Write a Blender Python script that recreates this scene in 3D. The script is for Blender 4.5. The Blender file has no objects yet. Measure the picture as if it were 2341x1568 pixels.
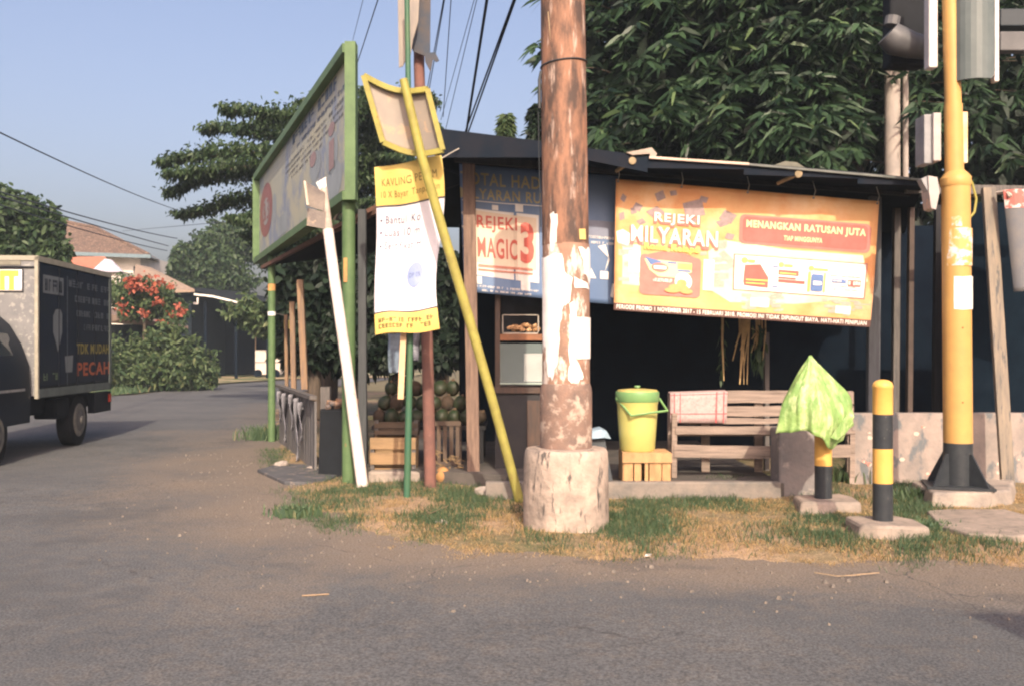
import bpy, bmesh, math, random
import numpy as np
from mathutils import Vector, Matrix, noise
R = math.radians
random.seed(7)
rng = np.random.default_rng(7)
scene = bpy.context.scene
COL = scene.collection
# ------------------------------------------------------------------ camera, sky, sun
CAMZ = 1.35; F = 2276.0; CX = 1170.5; HY = 800.0
cam = bpy.data.objects.new('camera', bpy.data.cameras.new('camera')); COL.objects.link(cam)
cam.location = (0, 0, CAMZ); cam.rotation_euler = (R(90), 0, 0)
cam.data.sensor_width = 36; cam.data.lens = 35; cam.data.shift_y = 0.0068
cam.data.clip_start = 0.05; cam.data.clip_end = 2000
scene.camera = cam
SUN_AZ, SUN_EL = 9.0, 34.0
sunv = Vector((math.sin(R(SUN_AZ))*math.cos(R(SUN_EL)), -math.cos(R(SUN_AZ))*math.cos(R(SUN_EL)), math.sin(R(SUN_EL))))
world = bpy.data.worlds.new("World"); scene.world = world; world.use_nodes = True
wn = world.node_tree
sky = wn.nodes.new('ShaderNodeTexSky'); sky.sky_type = 'NISHITA'; sky.sun_disc = False
sky.sun_elevation = R(SUN_EL); sky.sun_rotation = R(180 - SUN_AZ)
sky.air_density = 1.0; sky.dust_density = 7.0; sky.ozone_density = 1.6; sky.altitude = 0
tint = wn.nodes.new('ShaderNodeMix'); tint.data_type = 'RGBA'; tint.blend_type = 'MULTIPLY'; tint.inputs[0].default_value = 1; tint.inputs[7].default_value = (1.27, 1.1, 1.1, 1)
wn.links.new(sky.outputs[0], tint.inputs[6]); wn.links.new(tint.outputs[2], wn.nodes['Background'].inputs[0])
wn.nodes['Background'].inputs[1].default_value = 0.15
sl = bpy.data.lights.new('sun', 'SUN'); sl.energy = 3.8; sl.angle = R(0.6); sl.color = (1.0, 0.87, 0.67)
so = bpy.data.objects.new('sun', sl); COL.objects.link(so)
so.rotation_euler = sunv.to_track_quat('Z', 'Y').to_euler(); so.location = (5, -20, 20)
scene.view_settings.view_transform = 'Standard'; scene.view_settings.look = 'None'
scene.view_settings.exposure = 0.52; scene.view_settings.gamma = 1.0
scene.view_settings.use_curve_mapping = False
scene.cycles.filter_width = 2.2
scene.cycles.max_bounces = 6
scene.cycles.volume_bounces = 0

# ------------------------------------------------------------------ helpers
def P(x, y, Y):
    return Vector(((x-CX)/F*Y, Y, CAMZ+(HY-y)/F*Y))
def G(x, y, z=0.0):
    Y = (CAMZ-z)*F/(y-HY)
    return Vector(((x-CX)/F*Y, Y, z))
def tag(o, label=None, cat=None, group=None, kind=None):
    if label: o['label'] = label
    if cat: o['category'] = cat
    if group: o['group'] = group
    if kind: o['kind'] = kind
    return o
def thing(name, loc, label, cat, group=None):
    o = bpy.data.objects.new(name, None); COL.objects.link(o); o.location = loc
    o.empty_display_size = .1
    return tag(o, label, cat, group)
def rootloc(p):
    v = Vector((0, 0, 0))
    while p: v += p.location; p = p.parent
    return v
def link_mesh(name, verts, faces, mat, parent=None, origin=None, smooth=False):
    me = bpy.data.meshes.new(name)
    off = rootloc(parent) if parent else (Vector(origin) if origin else Vector((0, 0, 0)))
    if isinstance(verts, np.ndarray):
        vv = (verts - np.array(off)).tolist()
    else:
        vv = [tuple(Vector(v)-off) for v in verts]
    me.from_pydata(vv, [], faces if isinstance(faces, list) else faces.tolist())
    me.update()
    o = bpy.data.objects.new(name, me); COL.objects.link(o)
    if parent: o.parent = parent
    elif origin: o.location = origin
    if mat: me.materials.append(mat)
    if smooth: me.polygons.foreach_set('use_smooth', [True]*len(me.polygons))
    return o
class MB:
    def __init__(s): s.v = []; s.f = []
    def add(s, vs, fs):
        n = len(s.v); s.v += [Vector(v) for v in vs]; s.f += [tuple(i+n for i in f) for f in fs]; return s
    def box(s, a, b):
        x0, y0, z0 = a; x1, y1, z1 = b
        return s.hexa([(x0,y0,z0),(x1,y0,z0),(x1,y1,z0),(x0,y1,z0)], [(x0,y0,z1),(x1,y0,z1),(x1,y1,z1),(x0,y1,z1)])
    def hexa(s, bot, top):
        n = len(bot)
        fs = [tuple(reversed(range(n))), tuple(range(n, 2*n))]
        fs += [(i, (i+1) % n, n+(i+1) % n, n+i) for i in range(n)]
        return s.add(list(bot)+list(top), fs)
    def beam(s, p0, p1, w, d, up=(0, 0, 1)):
        p0 = Vector(p0); p1 = Vector(p1); ax = (p1-p0).normalized(); u = Vector(up)
        if abs(ax.dot(u)) > .95: u = Vector((0, 1, 0))
        sx = ax.cross(u).normalized(); sy = sx.cross(ax).normalized()
        q = [sx*a*w/2+sy*b*d/2 for a, b in ((-1,-1),(1,-1),(1,1),(-1,1))]
        return s.hexa([p0+k for k in q], [p1+k for k in q])
    def tube(s, pts, rad, seg=14, cap=True):
        pts = [Vector(p) for p in pts]
        if not hasattr(rad, '__len__'): rad = [rad]*len(pts)
        n0 = len(s.v); prev = None
        for i, p in enumerate(pts):
            t = (pts[min(i+1, len(pts)-1)]-pts[max(i-1, 0)]).normalized()
            if prev is None:
                r = Vector((1, 0, 0)) if abs(t.x) < .9 else Vector((0, 1, 0))
            else: r = prev
            a = (r - t*r.dot(t)).normalized(); b = t.cross(a); prev = a
            for k in range(seg):
                an = 2*math.pi*k/seg
                s.v.append(p+(a*math.cos(an)+b*math.sin(an))*rad[i])
        for i in range(len(pts)-1):
            for k in range(seg):
                k2 = (k+1) % seg
                s.f.append((n0+i*seg+k, n0+i*seg+k2, n0+(i+1)*seg+k2, n0+(i+1)*seg+k))
        if cap:
            s.f.append(tuple(n0+k for k in reversed(range(seg))))
            s.f.append(tuple(n0+(len(pts)-1)*seg+k for k in range(seg)))
        return s
    def lathe(s, c, prof, seg=24, axis_tilt=None, cap=True):
        c = Vector(c)
        return s.tube([c+Vector((0, 0, z)) for r, z in prof], [r for r, z in prof], seg, cap) if all(prof[i+1][1] > prof[i][1] for i in range(len(prof)-1)) else s._lathe(c, prof, seg)
    def _lathe(s, c, prof, seg):
        n0 = len(s.v)
        for r, z in prof:
            for k in range(seg):
                an = 2*math.pi*k/seg
                s.v.append(c+Vector((r*math.cos(an), r*math.sin(an), z)))
        for i in range(len(prof)-1):
            for k in range(seg):
                k2 = (k+1) % seg
                s.f.append((n0+i*seg+k, n0+i*seg+k2, n0+(i+1)*seg+k2, n0+(i+1)*seg+k))
        return s
    def plate(s, pts, t, nrm=(0, 1, 0)):
        n = Vector(nrm)*t
        pts = [Vector(p) for p in pts]
        m = len(pts)
        return s.hexa(pts, [p+n for p in pts])
    def build(s, name, mat, parent=None, origin=None, smooth=False, bevel=0, autosmooth=True):
        o = link_mesh(name, s.v, s.f, mat, parent, origin, False)
        bm = bmesh.new(); bm.from_mesh(o.data)
        bmesh.ops.recalc_face_normals(bm, faces=bm.faces)
        bm.to_mesh(o.data); bm.free()
        if smooth:
            o.data.polygons.foreach_set('use_smooth', [True]*len(o.data.polygons))
            try: o.data.set_sharp_from_angle(angle=R(40))
            except Exception: pass
        if bevel:
            m = o.modifiers.new('bevel', 'BEVEL'); m.width = bevel; m.segments = 2; m.limit_method = 'ANGLE'
        return o
def copy_tree(o, parent=None):
    c = o.copy(); COL.objects.link(c)
    if parent: c.parent = parent
    for ch in [x for x in bpy.data.objects if x.parent == o]: copy_tree(ch, c)
    return c

# ------------------------------------------------------------------ materials
MATS = {}
def M(name, c1, c2=None, scale=6, rough=.85, lo=.35, hi=.65, bump=0.0, bscale=60, stretch=(1, 1, 1), metal=0, c3=None, s3=20, lo3=.55, hi3=.6, st3=None, spec=.3, bdist=.01, detail=6):
    if name in MATS: return MATS[name]
    m = bpy.data.materials.new(name); m.use_nodes = True; nt = m.node_tree; N = nt.nodes; L = nt.links
    b = N['Principled BSDF']; b.inputs['Roughness'].default_value = rough; b.inputs['Metallic'].default_value = metal
    b.inputs['Specular IOR Level'].default_value = spec
    c1 = tuple(c1)+(1,); tc = N.new('ShaderNodeTexCoord')
    def ns(sc, st, lo, hi):
        mp = N.new('ShaderNodeMapping'); mp.inputs['Scale'].default_value = st
        L.new(tc.outputs['Object'], mp.inputs[0])
        n = N.new('ShaderNodeTexNoise'); n.inputs['Scale'].default_value = sc; n.inputs['Detail'].default_value = detail; n.inputs['Roughness'].default_value = .65
        L.new(mp.outputs[0], n.inputs['Vector'])
        mr = N.new('ShaderNodeMapRange'); mr.inputs[1].default_value = lo; mr.inputs[2].default_value = hi
        L.new(n.outputs['Fac'], mr.inputs[0]); return mr.outputs[0]
    cur = None
    if c2 is None: c2 = tuple(k*.72 for k in c1[:3])
    mx = N.new('ShaderNodeMix'); mx.data_type = 'RGBA'; mx.inputs[6].default_value = c1; mx.inputs[7].default_value = tuple(c2)+(1,)
    L.new(ns(scale, stretch, lo, hi), mx.inputs[0]); cur = mx.outputs[2]
    if c3 is not None:
        m3 = N.new('ShaderNodeMix'); m3.data_type = 'RGBA'; m3.inputs[7].default_value = tuple(c3)+(1,)
        L.new(cur, m3.inputs[6]); L.new(ns(s3, st3 or stretch, lo3, hi3), m3.inputs[0]); cur = m3.outputs[2]
    L.new(cur, b.inputs['Base Color'])
    if bump:
        n = N.new('ShaderNodeTexNoise'); n.inputs['Scale'].default_value = bscale; n.inputs['Detail'].default_value = 4
        L.new(tc.outputs['Object'], n.inputs['Vector'])
        bp = N.new('ShaderNodeBump'); bp.inputs['Strength'].default_value = bump; bp.inputs['Distance'].default_value = bdist
        L.new(n.outputs['Fac'], bp.inputs['Height']); L.new(bp.outputs[0], b.inputs['Normal'])
    MATS[name] = m
    return m
def leafmat(name, c1, c2, trans=.25, rough=.55, c3=None):
    m = bpy.data.materials.new(name); m.use_nodes = True; nt = m.node_tree; N = nt.nodes; L = nt.links
    b = N['Principled BSDF']; b.inputs['Roughness'].default_value = rough; b.inputs['Specular IOR Level'].default_value = .3
    g = N.new('ShaderNodeNewGeometry'); r = N.new('ShaderNodeValToRGB')
    r.color_ramp.elements[0].color = tuple(c1)+(1,); r.color_ramp.elements[1].color = tuple(c2)+(1,)
    if c3:
        e = r.color_ramp.elements.new(.93); e.color = tuple(c2)+(1,); r.color_ramp.elements[2].color = tuple(c3)+(1,)
    L.new(g.outputs['Random Per Island'], r.inputs[0]); L.new(r.outputs[0], b.inputs['Base Color'])
    t = N.new('ShaderNodeBsdfTranslucent'); L.new(r.outputs[0], t.inputs[0])
    mx = N.new('ShaderNodeMixShader'); mx.inputs[0].default_value = trans
    L.new(b.outputs[0], mx.inputs[1]); L.new(t.outputs[0], mx.inputs[2]); L.new(mx.outputs[0], N['Material Output'].inputs[0])
    return m
def attrmat(name, a1, a2, b1, b2, fine=(.6, .6), bump=.5, sc=(1.2, 90), crack=False):
    """ground material: mixes a worn surface a with a surface b by the 'mix' point attribute"""
    m = bpy.data.materials.new(name); m.use_nodes = True; nt = m.node_tree; N = nt.nodes; L = nt.links
    b = N['Principled BSDF']; b.inputs['Roughness'].default_value = .92; b.inputs['Specular IOR Level'].default_value = .2
    tc = N.new('ShaderNodeTexCoord')
    def nz(s, lo, hi, d=8):
        n = N.new('ShaderNodeTexNoise'); n.inputs['Scale'].default_value = s; n.inputs['Detail'].default_value = d; n.inputs['Roughness'].default_value = .7
        L.new(tc.outputs['Object'], n.inputs['Vector'])
        mr = N.new('ShaderNodeMapRange'); mr.inputs[1].default_value = lo; mr.inputs[2].default_value = hi
        L.new(n.outputs['Fac'], mr.inputs[0]); return mr.outputs[0], n
    def mix(f, x, y):
        mx = N.new('ShaderNodeMix'); mx.data_type = 'RGBA'
        for i, k in ((6, x), (7, y)):
            if isinstance(k, tuple): mx.inputs[i].default_value = k+(1,)
            else: L.new(k, mx.inputs[i])
        if isinstance(f, float): mx.inputs[0].default_value = f
        else: L.new(f, mx.inputs[0])
        return mx.outputs[2]
    f1, _ = nz(sc[0], .35, .65); f2, nf = nz(sc[1], .36, .64, 2); f3, _ = nz(7, .35, .65)
    A = mix(f1, a1, a2); B = mix(f3, b1, b2)
    at = N.new('ShaderNodeAttribute'); at.attribute_name = 'mix'
    md = N.new('ShaderNodeMath'); md.operation = 'MULTIPLY_ADD'; md.inputs[1].default_value = .55; md.inputs[2].default_value = -.27
    L.new(f3, md.inputs[0])
    ad = N.new('ShaderNodeMath'); ad.operation = 'ADD'; ad.use_clamp = True; L.new(at.outputs['Fac'], ad.inputs[0]); L.new(md.outputs[0], ad.inputs[1])
    C = mix(ad.outputs[0], A, B)
    if crack:
        dn = N.new('ShaderNodeTexNoise'); dn.inputs['Scale'].default_value = 3; dn.inputs['Detail'].default_value = 5; L.new(tc.outputs['Object'], dn.inputs['Vector'])
        va = N.new('ShaderNodeVectorMath'); va.operation = 'MULTIPLY_ADD'; va.inputs[1].default_value = (.5, .5, 0); L.new(dn.outputs['Color'], va.inputs[0]); L.new(tc.outputs['Object'], va.inputs[2])
        vo = N.new('ShaderNodeTexVoronoi'); vo.feature = 'DISTANCE_TO_EDGE'; vo.inputs['Scale'].default_value = .75; L.new(va.outputs[0], vo.inputs['Vector'])
        m1 = N.new('ShaderNodeMapRange'); m1.inputs[1].default_value = .001; m1.inputs[2].default_value = .006; m1.inputs[3].default_value = 1; m1.inputs[4].default_value = 0; L.new(vo.outputs['Distance'], m1.inputs[0])
        m2, _ = nz(.6, .5, .6); mm = N.new('ShaderNodeMath'); mm.operation = 'MULTIPLY'; L.new(m1.outputs[0], mm.inputs[0]); L.new(m2, mm.inputs[1])
        C = mix(mm.outputs[0], C, (.055, .055, .057)); p1, _ = nz(.45, .56, .6, 4); m3 = N.new('ShaderNodeMath'); m3.operation = 'MULTIPLY'; m3.inputs[1].default_value = .35; L.new(p1, m3.inputs[0])
        C = mix(m3.outputs[0], C, (.06, .062, .066))
    hv = N.new('ShaderNodeHueSaturation'); L.new(C, hv.inputs['Color'])
    mr = N.new('ShaderNodeMapRange'); mr.inputs[3].default_value = fine[0]; mr.inputs[4].default_value = 2-fine[1]; L.new(f2, mr.inputs[0]); L.new(mr.outputs[0], hv.inputs['Value'])
    L.new(hv.outputs[0], b.inputs['Base Color'])
    bp = N.new('ShaderNodeBump'); bp.inputs['Strength'].default_value = bump; bp.inputs['Distance'].default_value = .006
    L.new(nf.outputs['Fac'], bp.inputs['Height']); L.new(bp.outputs[0], b.inputs['Normal'])
    return m
wood_dark = M('dark wood', (.028, .025, .026), (.016, .016, .019), 4, stretch=(6, 6, .6))
wood_post = M('weathered post wood', (.24, .16, .12), (.13, .09, .075), 5, stretch=(8, 8, .7), bump=.4, bscale=40)
wood_grey = M('grey wood', (.15, .135, .125), (.08, .075, .075), 5, stretch=(8, 8, .7), bump=.4, bscale=40)
wood_bench = M('bench wood', (.3, .235, .195), (.17, .135, .115), 3, stretch=(.8, 6, 14), c3=(.08, .06, .05), s3=3, lo3=.62, hi3=.7, bump=.4, bscale=50)
wood_crate = M('crate wood', (.5, .31, .15), (.34, .2, .1), 4, stretch=(4, 4, 1.5), bump=.3, bscale=40)
concrete = M('concrete', (.36, .3, .25), (.22, .19, .17), 5, bump=.6, bscale=30, c3=(.12, .11, .1), s3=11, lo3=.6, hi3=.68)
concrete_lt = M('pale concrete', (.34, .275, .23), (.2, .17, .145), 7, bump=.5, bscale=30, c3=(.16, .14, .12), s3=14, lo3=.6, hi3=.66)
black_in = M('shaded boards', (.006, .011, .019), (.004, .007, .013), 3, spec=.02)  # interior shade put into the colour, a bluish near-black
green_paint = M('green paint', (.105, .175, .075), (.075, .13, .058), 6, rough=.55, c3=(.2, .16, .08), s3=9, lo3=.68, hi3=.72)
dark_green = M('dark green paint', (.035, .11, .07), (.06, .12, .06), 9, rough=.5, stretch=(1, 1, .3))
yellow_post = M('yellow enamel', (.72, .42, .11), (.64, .36, .09), 6, rough=.45, c3=(.5, .3, .09), s3=18, lo3=.66, hi3=.7)
black_post = M('black enamel', (.022, .026, .032), (.035, .04, .045), 12, rough=.5, c3=(.12, .11, .1), s3=25, lo3=.66, hi3=.7)
ochre = M('ochre pole paint', (.52, .31, .1), (.45, .26, .09), 4, rough=.5, c3=(.3, .19, .07), s3=30, lo3=.7, hi3=.74)
lime_pole = M('olive yellow paint', (.34, .31, .075), (.25, .22, .06), 8, rough=.55, c3=(.25, .12, .05), s3=12, lo3=.64, hi3=.7)
white_pipe = M('white plastic pipe', (.78, .7, .66), (.6, .52, .48), 5, rough=.4, c3=(.4, .25, .16), s3=16, lo3=.66, hi3=.72, st3=(1, 1, .5))
white_print = M('white print', (.82, .8, .8), (.72, .7, .72), 6, rough=.5)
metal_grey = M('grey metal', (.25, .25, .25), (.15, .15, .16), 9, rough=.5)

# ------------------------------------------------------------------ ground
def lerp(a, b, t): return a+(b-a)*t
def sm(t): t = min(1, max(0, t)); return t*t*(3-2*t)
edge = [Vector((9.5, 5.5)), Vector((4.4, 5.75)), Vector((3.0, 5.85)), Vector((1.43, 6.15)), Vector((.61, 6.05)), Vector((-.19, 6.25)), Vector((-.85, 6.6)), Vector((-1.35, 7.1)), Vector((-1.9, 8.2)),
        Vector((-2.6, 10.2)), Vector((-3.7, 14)), Vector((-5.0, 19.2)), Vector((-6.1, 24.6)), Vector((-7.4, 31)), Vector((-8.2, 36))]
def sd_edge(x, y):
    """signed distance to the kerbless road edge, positive on the shop side"""
    best = 1e9; p = Vector((x, y)); sgn = 1
    for a, b in zip(edge[:-1], edge[1:]):
        d = b-a; t = max(0, min(1, (p-a).dot(d)/d.length_squared)); q = a+d*t
        dd = (p-q).length
        if dd < best:
            best = dd; cr = d.x*(p.y-a.y)-d.y*(p.x-a.x); sgn = -1 if cr > 0 else 1
    return best*sgn
def grid_sheet(name, xs, ys, zf, mixf, mat):
    vs = []; mi = []
    for y in ys:
        for x in xs:
            s = sd_edge(x, y); vs.append((x, y, zf(x, y, s))); mi.append(mixf(x, y, s))
    nx = len(xs)
    fs = [(j*nx+i, j*nx+i+1, (j+1)*nx+i+1, (j+1)*nx+i) for j in range(len(ys)-1) for i in range(nx-1)]
    o = link_mesh(name, vs, fs, mat)
    at = o.data.attributes.new('mix', 'FLOAT', 'POINT'); at.data.foreach_set('value', mi)
    o.data.polygons.foreach_set('use_smooth', [True]*len(o.data.polygons))
    return tag(o, kind='structure')
def n2(x, y, s=1, o=0): return noise.noise(Vector((x*s+o, y*s-o, o*.37)))
dirt_m = attrmat('bare earth', (.22, .16, .11), (.16, .12, .085), (.12, .12, .05), (.07, .09, .04))
asph_m = attrmat('worn asphalt', (.104, .106, .109), (.077, .081, .087), (.22, .172, .13), (.15, .125, .102), fine=(.62, .62), bump=.45, sc=(.8, 75), crack=True)
verge_m = attrmat('dry verge soil', (.34, .235, .15), (.22, .16, .105), (.15, .13, .065), (.085, .09, .045), fine=(.6, .6), bump=.8, sc=(2.2, 70))
def fr(a, b, n): return [a+(b-a)*i/n for i in range(n+1)]
gx = [-400, -150, -60]+fr(-30, 30, 20)+[60, 150, 400]; gy = [-60, -30]+fr(-10, 60, 20)+[100, 200, 500, 900]
grid_sheet('ground', gx, gy, lambda x, y, s: -.03, lambda x, y, s: .5, dirt_m)
rx = [-26, -20, -16]+fr(-14, 5, 95)+[6.5, 8, 12, 20]; ry = [-12, -4, 0]+fr(2, 14, 90)+fr(14.5, 26, 22)+[28]
def dust(x, y, s):
    d = -s
    v = sm(1-(d+n2(x, y, .9)*.45+.18*n2(x, y, 3))/.95)*.8 *(1-sm((y-12)/6)*.6) if y < 26 else 0
    if x < -1 and y < 17: v = max(v, sm(1-(d+n2(x, y, .7, 3)*1.2)/2.1)*.75*(.75+.5*n2(x, y, 1.7, 9)))
    v += .16*sm((n2(x, y, .35, 5)+.15)*2)*sm(1-abs(x+1.6)/3.2)   # trodden dust at the corner
    return v
# road: full sheet in front, side street running back to the left, as one polygonal grid clipped by the far edge
def road_far(x):  # far edge of the side street
    return lerp(22.5, 45, sm((x+14)/4.0)) if x > -14 else 22.5
road = grid_sheet('road', rx, ry, lambda x, y, s: 0.0+.012*n2(x, y, .35), dust, asph_m)
MBs = MB()
# side street beyond the junction
vs = [(-26, 22.0), (-14.5, 23), (-11.2, 27.3), (-11.5, 34), (-11.4, 39.5), (-10.2, 45), (-6.0, 47), (-7.4, 31), (-6.1, 24.6), (-5.0, 19.2), (-26, 19)]
# (the junction sheet above already covers y<28, the street continues past it)
street = link_mesh('side_street', [(x, y, -.006 if y < 27 else .004) for x, y in [(-13, 27.0), (-11.35, 30), (-11.5, 34), (-11.4, 39.5), (-10.2, 45), (-5.5, 48), (-7.0, 31), (-6.1, 27.0)]], [tuple(range(8))], asph_m)
tag(street, kind='structure')
def vh(x, y, s):
    b = sm((s+.05)/.8)
    z = -.03 + .055*b + .02*n2(x, y, 1.3) + .016*n2(x, y, 4.5, 2) + .008*n2(x, y, 13, 4)
    if y > 9.3: z = min(z, .04)
    return z
def vmix(x, y, s):
    g = n2(x, y, .8, 11)*.9+n2(x, y, 2.3, 8)*.5
    return min(1, max(0, .25+g+.35*sm((s-.7)/1.2)))
grid_sheet('verge', fr(-8.2, 8, 230), fr(5.3, 32, 200), vh, vmix, verge_m)
# verge far left of the street
link_mesh('far_verge', [(-30, 23, .03), (-14.5, 23.8, .03), (-11.6, 27.6, .03), (-11.9, 34, .03), (-11.8, 39.5, .03), (-10.4, 46, .03), (-5, 49, .03), (-5, 60, .03), (-30, 60, .03)], [tuple(range(9))], M('grassy sand', (.36, .27, .18), (.1, .12, .05), .5, bump=.5, bscale=20, lo=.44, hi=.52))  # sand colour mottled with grass green
bpy.data.objects['far_verge']['kind'] = 'structure'

# ------------------------------------------------------------------ foliage helpers
def leaf_cloud(pts, length, width, mat, name, parent, droop=.5, dirs=None, jitter=.35, fold=True):
    """one small pointed leaf (6 verts, 3 faces) per point"""
    n = len(pts); pts = np.asarray(pts)
    d = rng.normal(size=(n, 3)) if dirs is None else np.asarray(dirs)+rng.normal(size=(n, 3))*jitter
    d /= np.linalg.norm(d, axis=1)[:, None]+1e-9
    a = rng.normal(size=(n, 3)); s = np.cross(d, a); s /= np.linalg.norm(s, axis=1)[:, None]+1e-9
    L = (length*(.65+.7*rng.random(n)))[:, None]; W = (width*(.7+.6*rng.random(n)))[:, None]
    dn = np.zeros((n, 3)); dn[:, 2] = -1
    v = np.empty((n, 6, 3))
    v[:, 0] = pts; v[:, 1] = pts+d*L*.3+s*W*.5; v[:, 2] = pts+d*L*.3-s*W*.5
    m = d*L*.7+dn*L*droop*.3
    v[:, 3] = pts+m+s*W*.4; v[:, 4] = pts+m-s*W*.4; v[:, 5] = pts+d*L+dn*L*droop*.62
    b = (np.arange(n)*6)[:, None]
    t1 = (b+np.array([0, 2, 1])).tolist(); q = (b+np.array([1, 2, 4, 3])).tolist(); t2 = (b+np.array([3, 4, 5])).tolist()
    return link_mesh(name, v.reshape(-1, 3), t1+q+t2, mat, parent)
def blob_pts(c, r, n, shell=.45, lump=.35, seed=0, sq=None):
    """points in the outer shell of a lumpy ellipsoid"""
    c = np.array(c); r = np.array(r)
    d = rng.normal(size=(n, 3)); d /= np.linalg.norm(d, axis=1)[:, None]
    k = np.array([1+lump*noise.noise(Vector(x*2.1)+Vector((seed*3.1, seed, 0)))*1.6 for x in d])
    t = 1-shell*rng.random(n)**1.3
    return c+d*r*(k*t)[:, None], d
def trunk(name, pts, rad, mat, parent): return MB().tube(pts, rad, 10).build(name, mat, parent, smooth=True)
bark = M('bark', (.12, .09, .065), (.07, .055, .045), 8, stretch=(3, 3, .6), bump=.8, bscale=20)
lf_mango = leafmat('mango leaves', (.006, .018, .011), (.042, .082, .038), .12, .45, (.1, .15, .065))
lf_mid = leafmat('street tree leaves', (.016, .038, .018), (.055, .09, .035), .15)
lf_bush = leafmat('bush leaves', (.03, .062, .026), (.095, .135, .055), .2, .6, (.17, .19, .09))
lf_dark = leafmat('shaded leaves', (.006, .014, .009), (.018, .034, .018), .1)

# ---- mango tree behind the stall
t = thing('mango_tree', (4.2, 16.3, 0), 'large dark green mango tree towering behind the stall roof', 'tree')
trunk('trunk', [(4.2, 16.3, 0), (4.1, 16.2, 1.5), (4.3, 16.1, 3.2), (4.4, 16.3, 5.5), (4.2, 16.5, 7.5)], [.34, .28, .24, .18, .08], bark, t)
for a in ((2.4, 15.2, 5.6), (6.4, 15.3, 5.8), (3.4, 14.6, 5.2), (5.2, 14.4, 5.4), (7.6, 16, 6.4), (1.9, 16.2, 6.5)):
    trunk('limb', [(4.25, 16.1, 3.0), ((4.25+a[0])/2, (16.1+a[1])/2, 4.0), a], [.15, .1, .035], bark, t)
whorls = []; dirs = []
blobs = [((2.2, 14.8, 5.9), (1.6, 1.4, 1.5), 300), ((1.75, 14.3, 4.6), (.95, .9, .8), 150), ((3.7, 14.2, 4.5), (1.25, 1.0, .95), 330), ((4.1, 14.1, 5.9), (1.3, 1.1, .9), 230),
         ((5.4, 14.7, 6.2), (1.3, 1.2, .95), 230), ((5.6, 14.9, 4.8), (1.2, 1.1, .7), 60), ((7.0, 15.2, 5.8), (1.5, 1.4, 1.4), 90), ((7.8, 15.4, 4.4), (1.5, 1.1, 1.0), 70), ((3.2, 15.4, 7.3), (1.9, 1.7, 1.2), 190),
         ((6.0, 15.6, 7.5), (2.2, 1.8, 1.2), 140), ((9.4, 15.8, 5.6), (1.6, 1.6, 1.9), 90), ((2.9, 14.0, 6.7), (1.0, .9, .6), 120)]
for i, (c, r, n) in enumerate(blobs):
    p, d = blob_pts(c, r, n, .3, .4, i)
    whorls.append(p); dirs.append(d)
whorls = np.concatenate(whorls); dirs = np.concatenate(dirs)
lp = []; ld = []
for w, dr in zip(whorls, dirs):
    if w[1] > 16.4: continue
    k = 9; a0 = random.random()*6.28
    up = np.array([dr[0]*.45, dr[1]*.45-.3, dr[2]*.3-.12]); rs = random.uniform(.9, 1.5)
    for j in range(k):
        a = a0+6.283*j/k
        lp.append(w+rng.normal(size=3)*.02); ld.append(up+np.array([math.cos(a)*rs, math.sin(a)*.7*rs, .45*math.sin(a+1)]))
for w in whorls[::5]:
    if w[1] < 15.6: b0 = np.array([w[0]*.8+.8, w[1]+.7, w[2]+.12]); lim_ = globals().setdefault('lim_', MB()); lim_.tube([tuple(b0), tuple((w+b0)/2+np.array([0, 0, .05])), tuple(w)], [.014, .01, .005], 4, False)
lim_.build('twigs', bark, t)
leaf_cloud(lp, .265, .056, lf_mango, 'crown', t, .6, ld, .22)
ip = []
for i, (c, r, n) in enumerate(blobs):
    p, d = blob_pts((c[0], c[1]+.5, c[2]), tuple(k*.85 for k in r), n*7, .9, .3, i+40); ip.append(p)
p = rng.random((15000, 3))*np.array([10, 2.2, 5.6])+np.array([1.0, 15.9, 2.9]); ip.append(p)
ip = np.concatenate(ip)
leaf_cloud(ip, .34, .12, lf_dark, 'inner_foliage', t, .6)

# ---- tiered street tree behind the billboard
t = thing('tiered_tree', P(740, 800, 22)*1.0-Vector((0, 0, 1.35)), 'wide tree with feathery tiered branches behind the tall billboard', 'tree')
t.location.z = 0
bx = P(745, 800, 22).x
trunk('trunk', [(bx, 22, 0), (bx+.1, 22, 2.5), (bx-.1, 22, 4.5), (bx, 22, 6.3)], [.26, .2, .14, .05], bark, t)
tiers = [[(508, 256), (560, 250), (630, 262), (720, 262), (800, 285)], [(556, 300), (600, 282), (680, 276), (760, 290)], [(462, 302), (500, 290), (580, 302), (670, 310), (780, 330)],
                 [(368, 380), (400, 362), (470, 354), (560, 342), (660, 350), (760, 370)], [(382, 404), (430, 392), (510, 385), (590, 372), (700, 385)], [(384, 448), (420, 424), (480, 403), (560, 388), (650, 400), (760, 420)],
         [(404, 496), (450, 484), (520, 462), (600, 447), (700, 450), (800, 470)], [(560, 500), (620, 485), (690, 490)], [(520, 500), (580, 510), (680, 520), (780, 520)],
         [(560, 540), (640, 550), (760, 560)], [(1000, 236), (960, 218), (880, 225), (800, 262)], [(1006, 292), (960, 275), (880, 282), (780, 300)], [(930, 330), (880, 322), (800, 330)], [(945, 370), (880, 362), (790, 375)],
         [(930, 420), (870, 410), (790, 420)], [(940, 470), (870, 462), (780, 470)], [(820, 215), (860, 225), (840, 262), (790, 280)], [(700, 252), (690, 240), (740, 240), (800, 262)], [(900, 520), (820, 520), (740, 520)], [(860, 250), (850, 300), (850, 350), (840, 400)]]
pp = []; dd = []; lim = MB()
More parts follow.
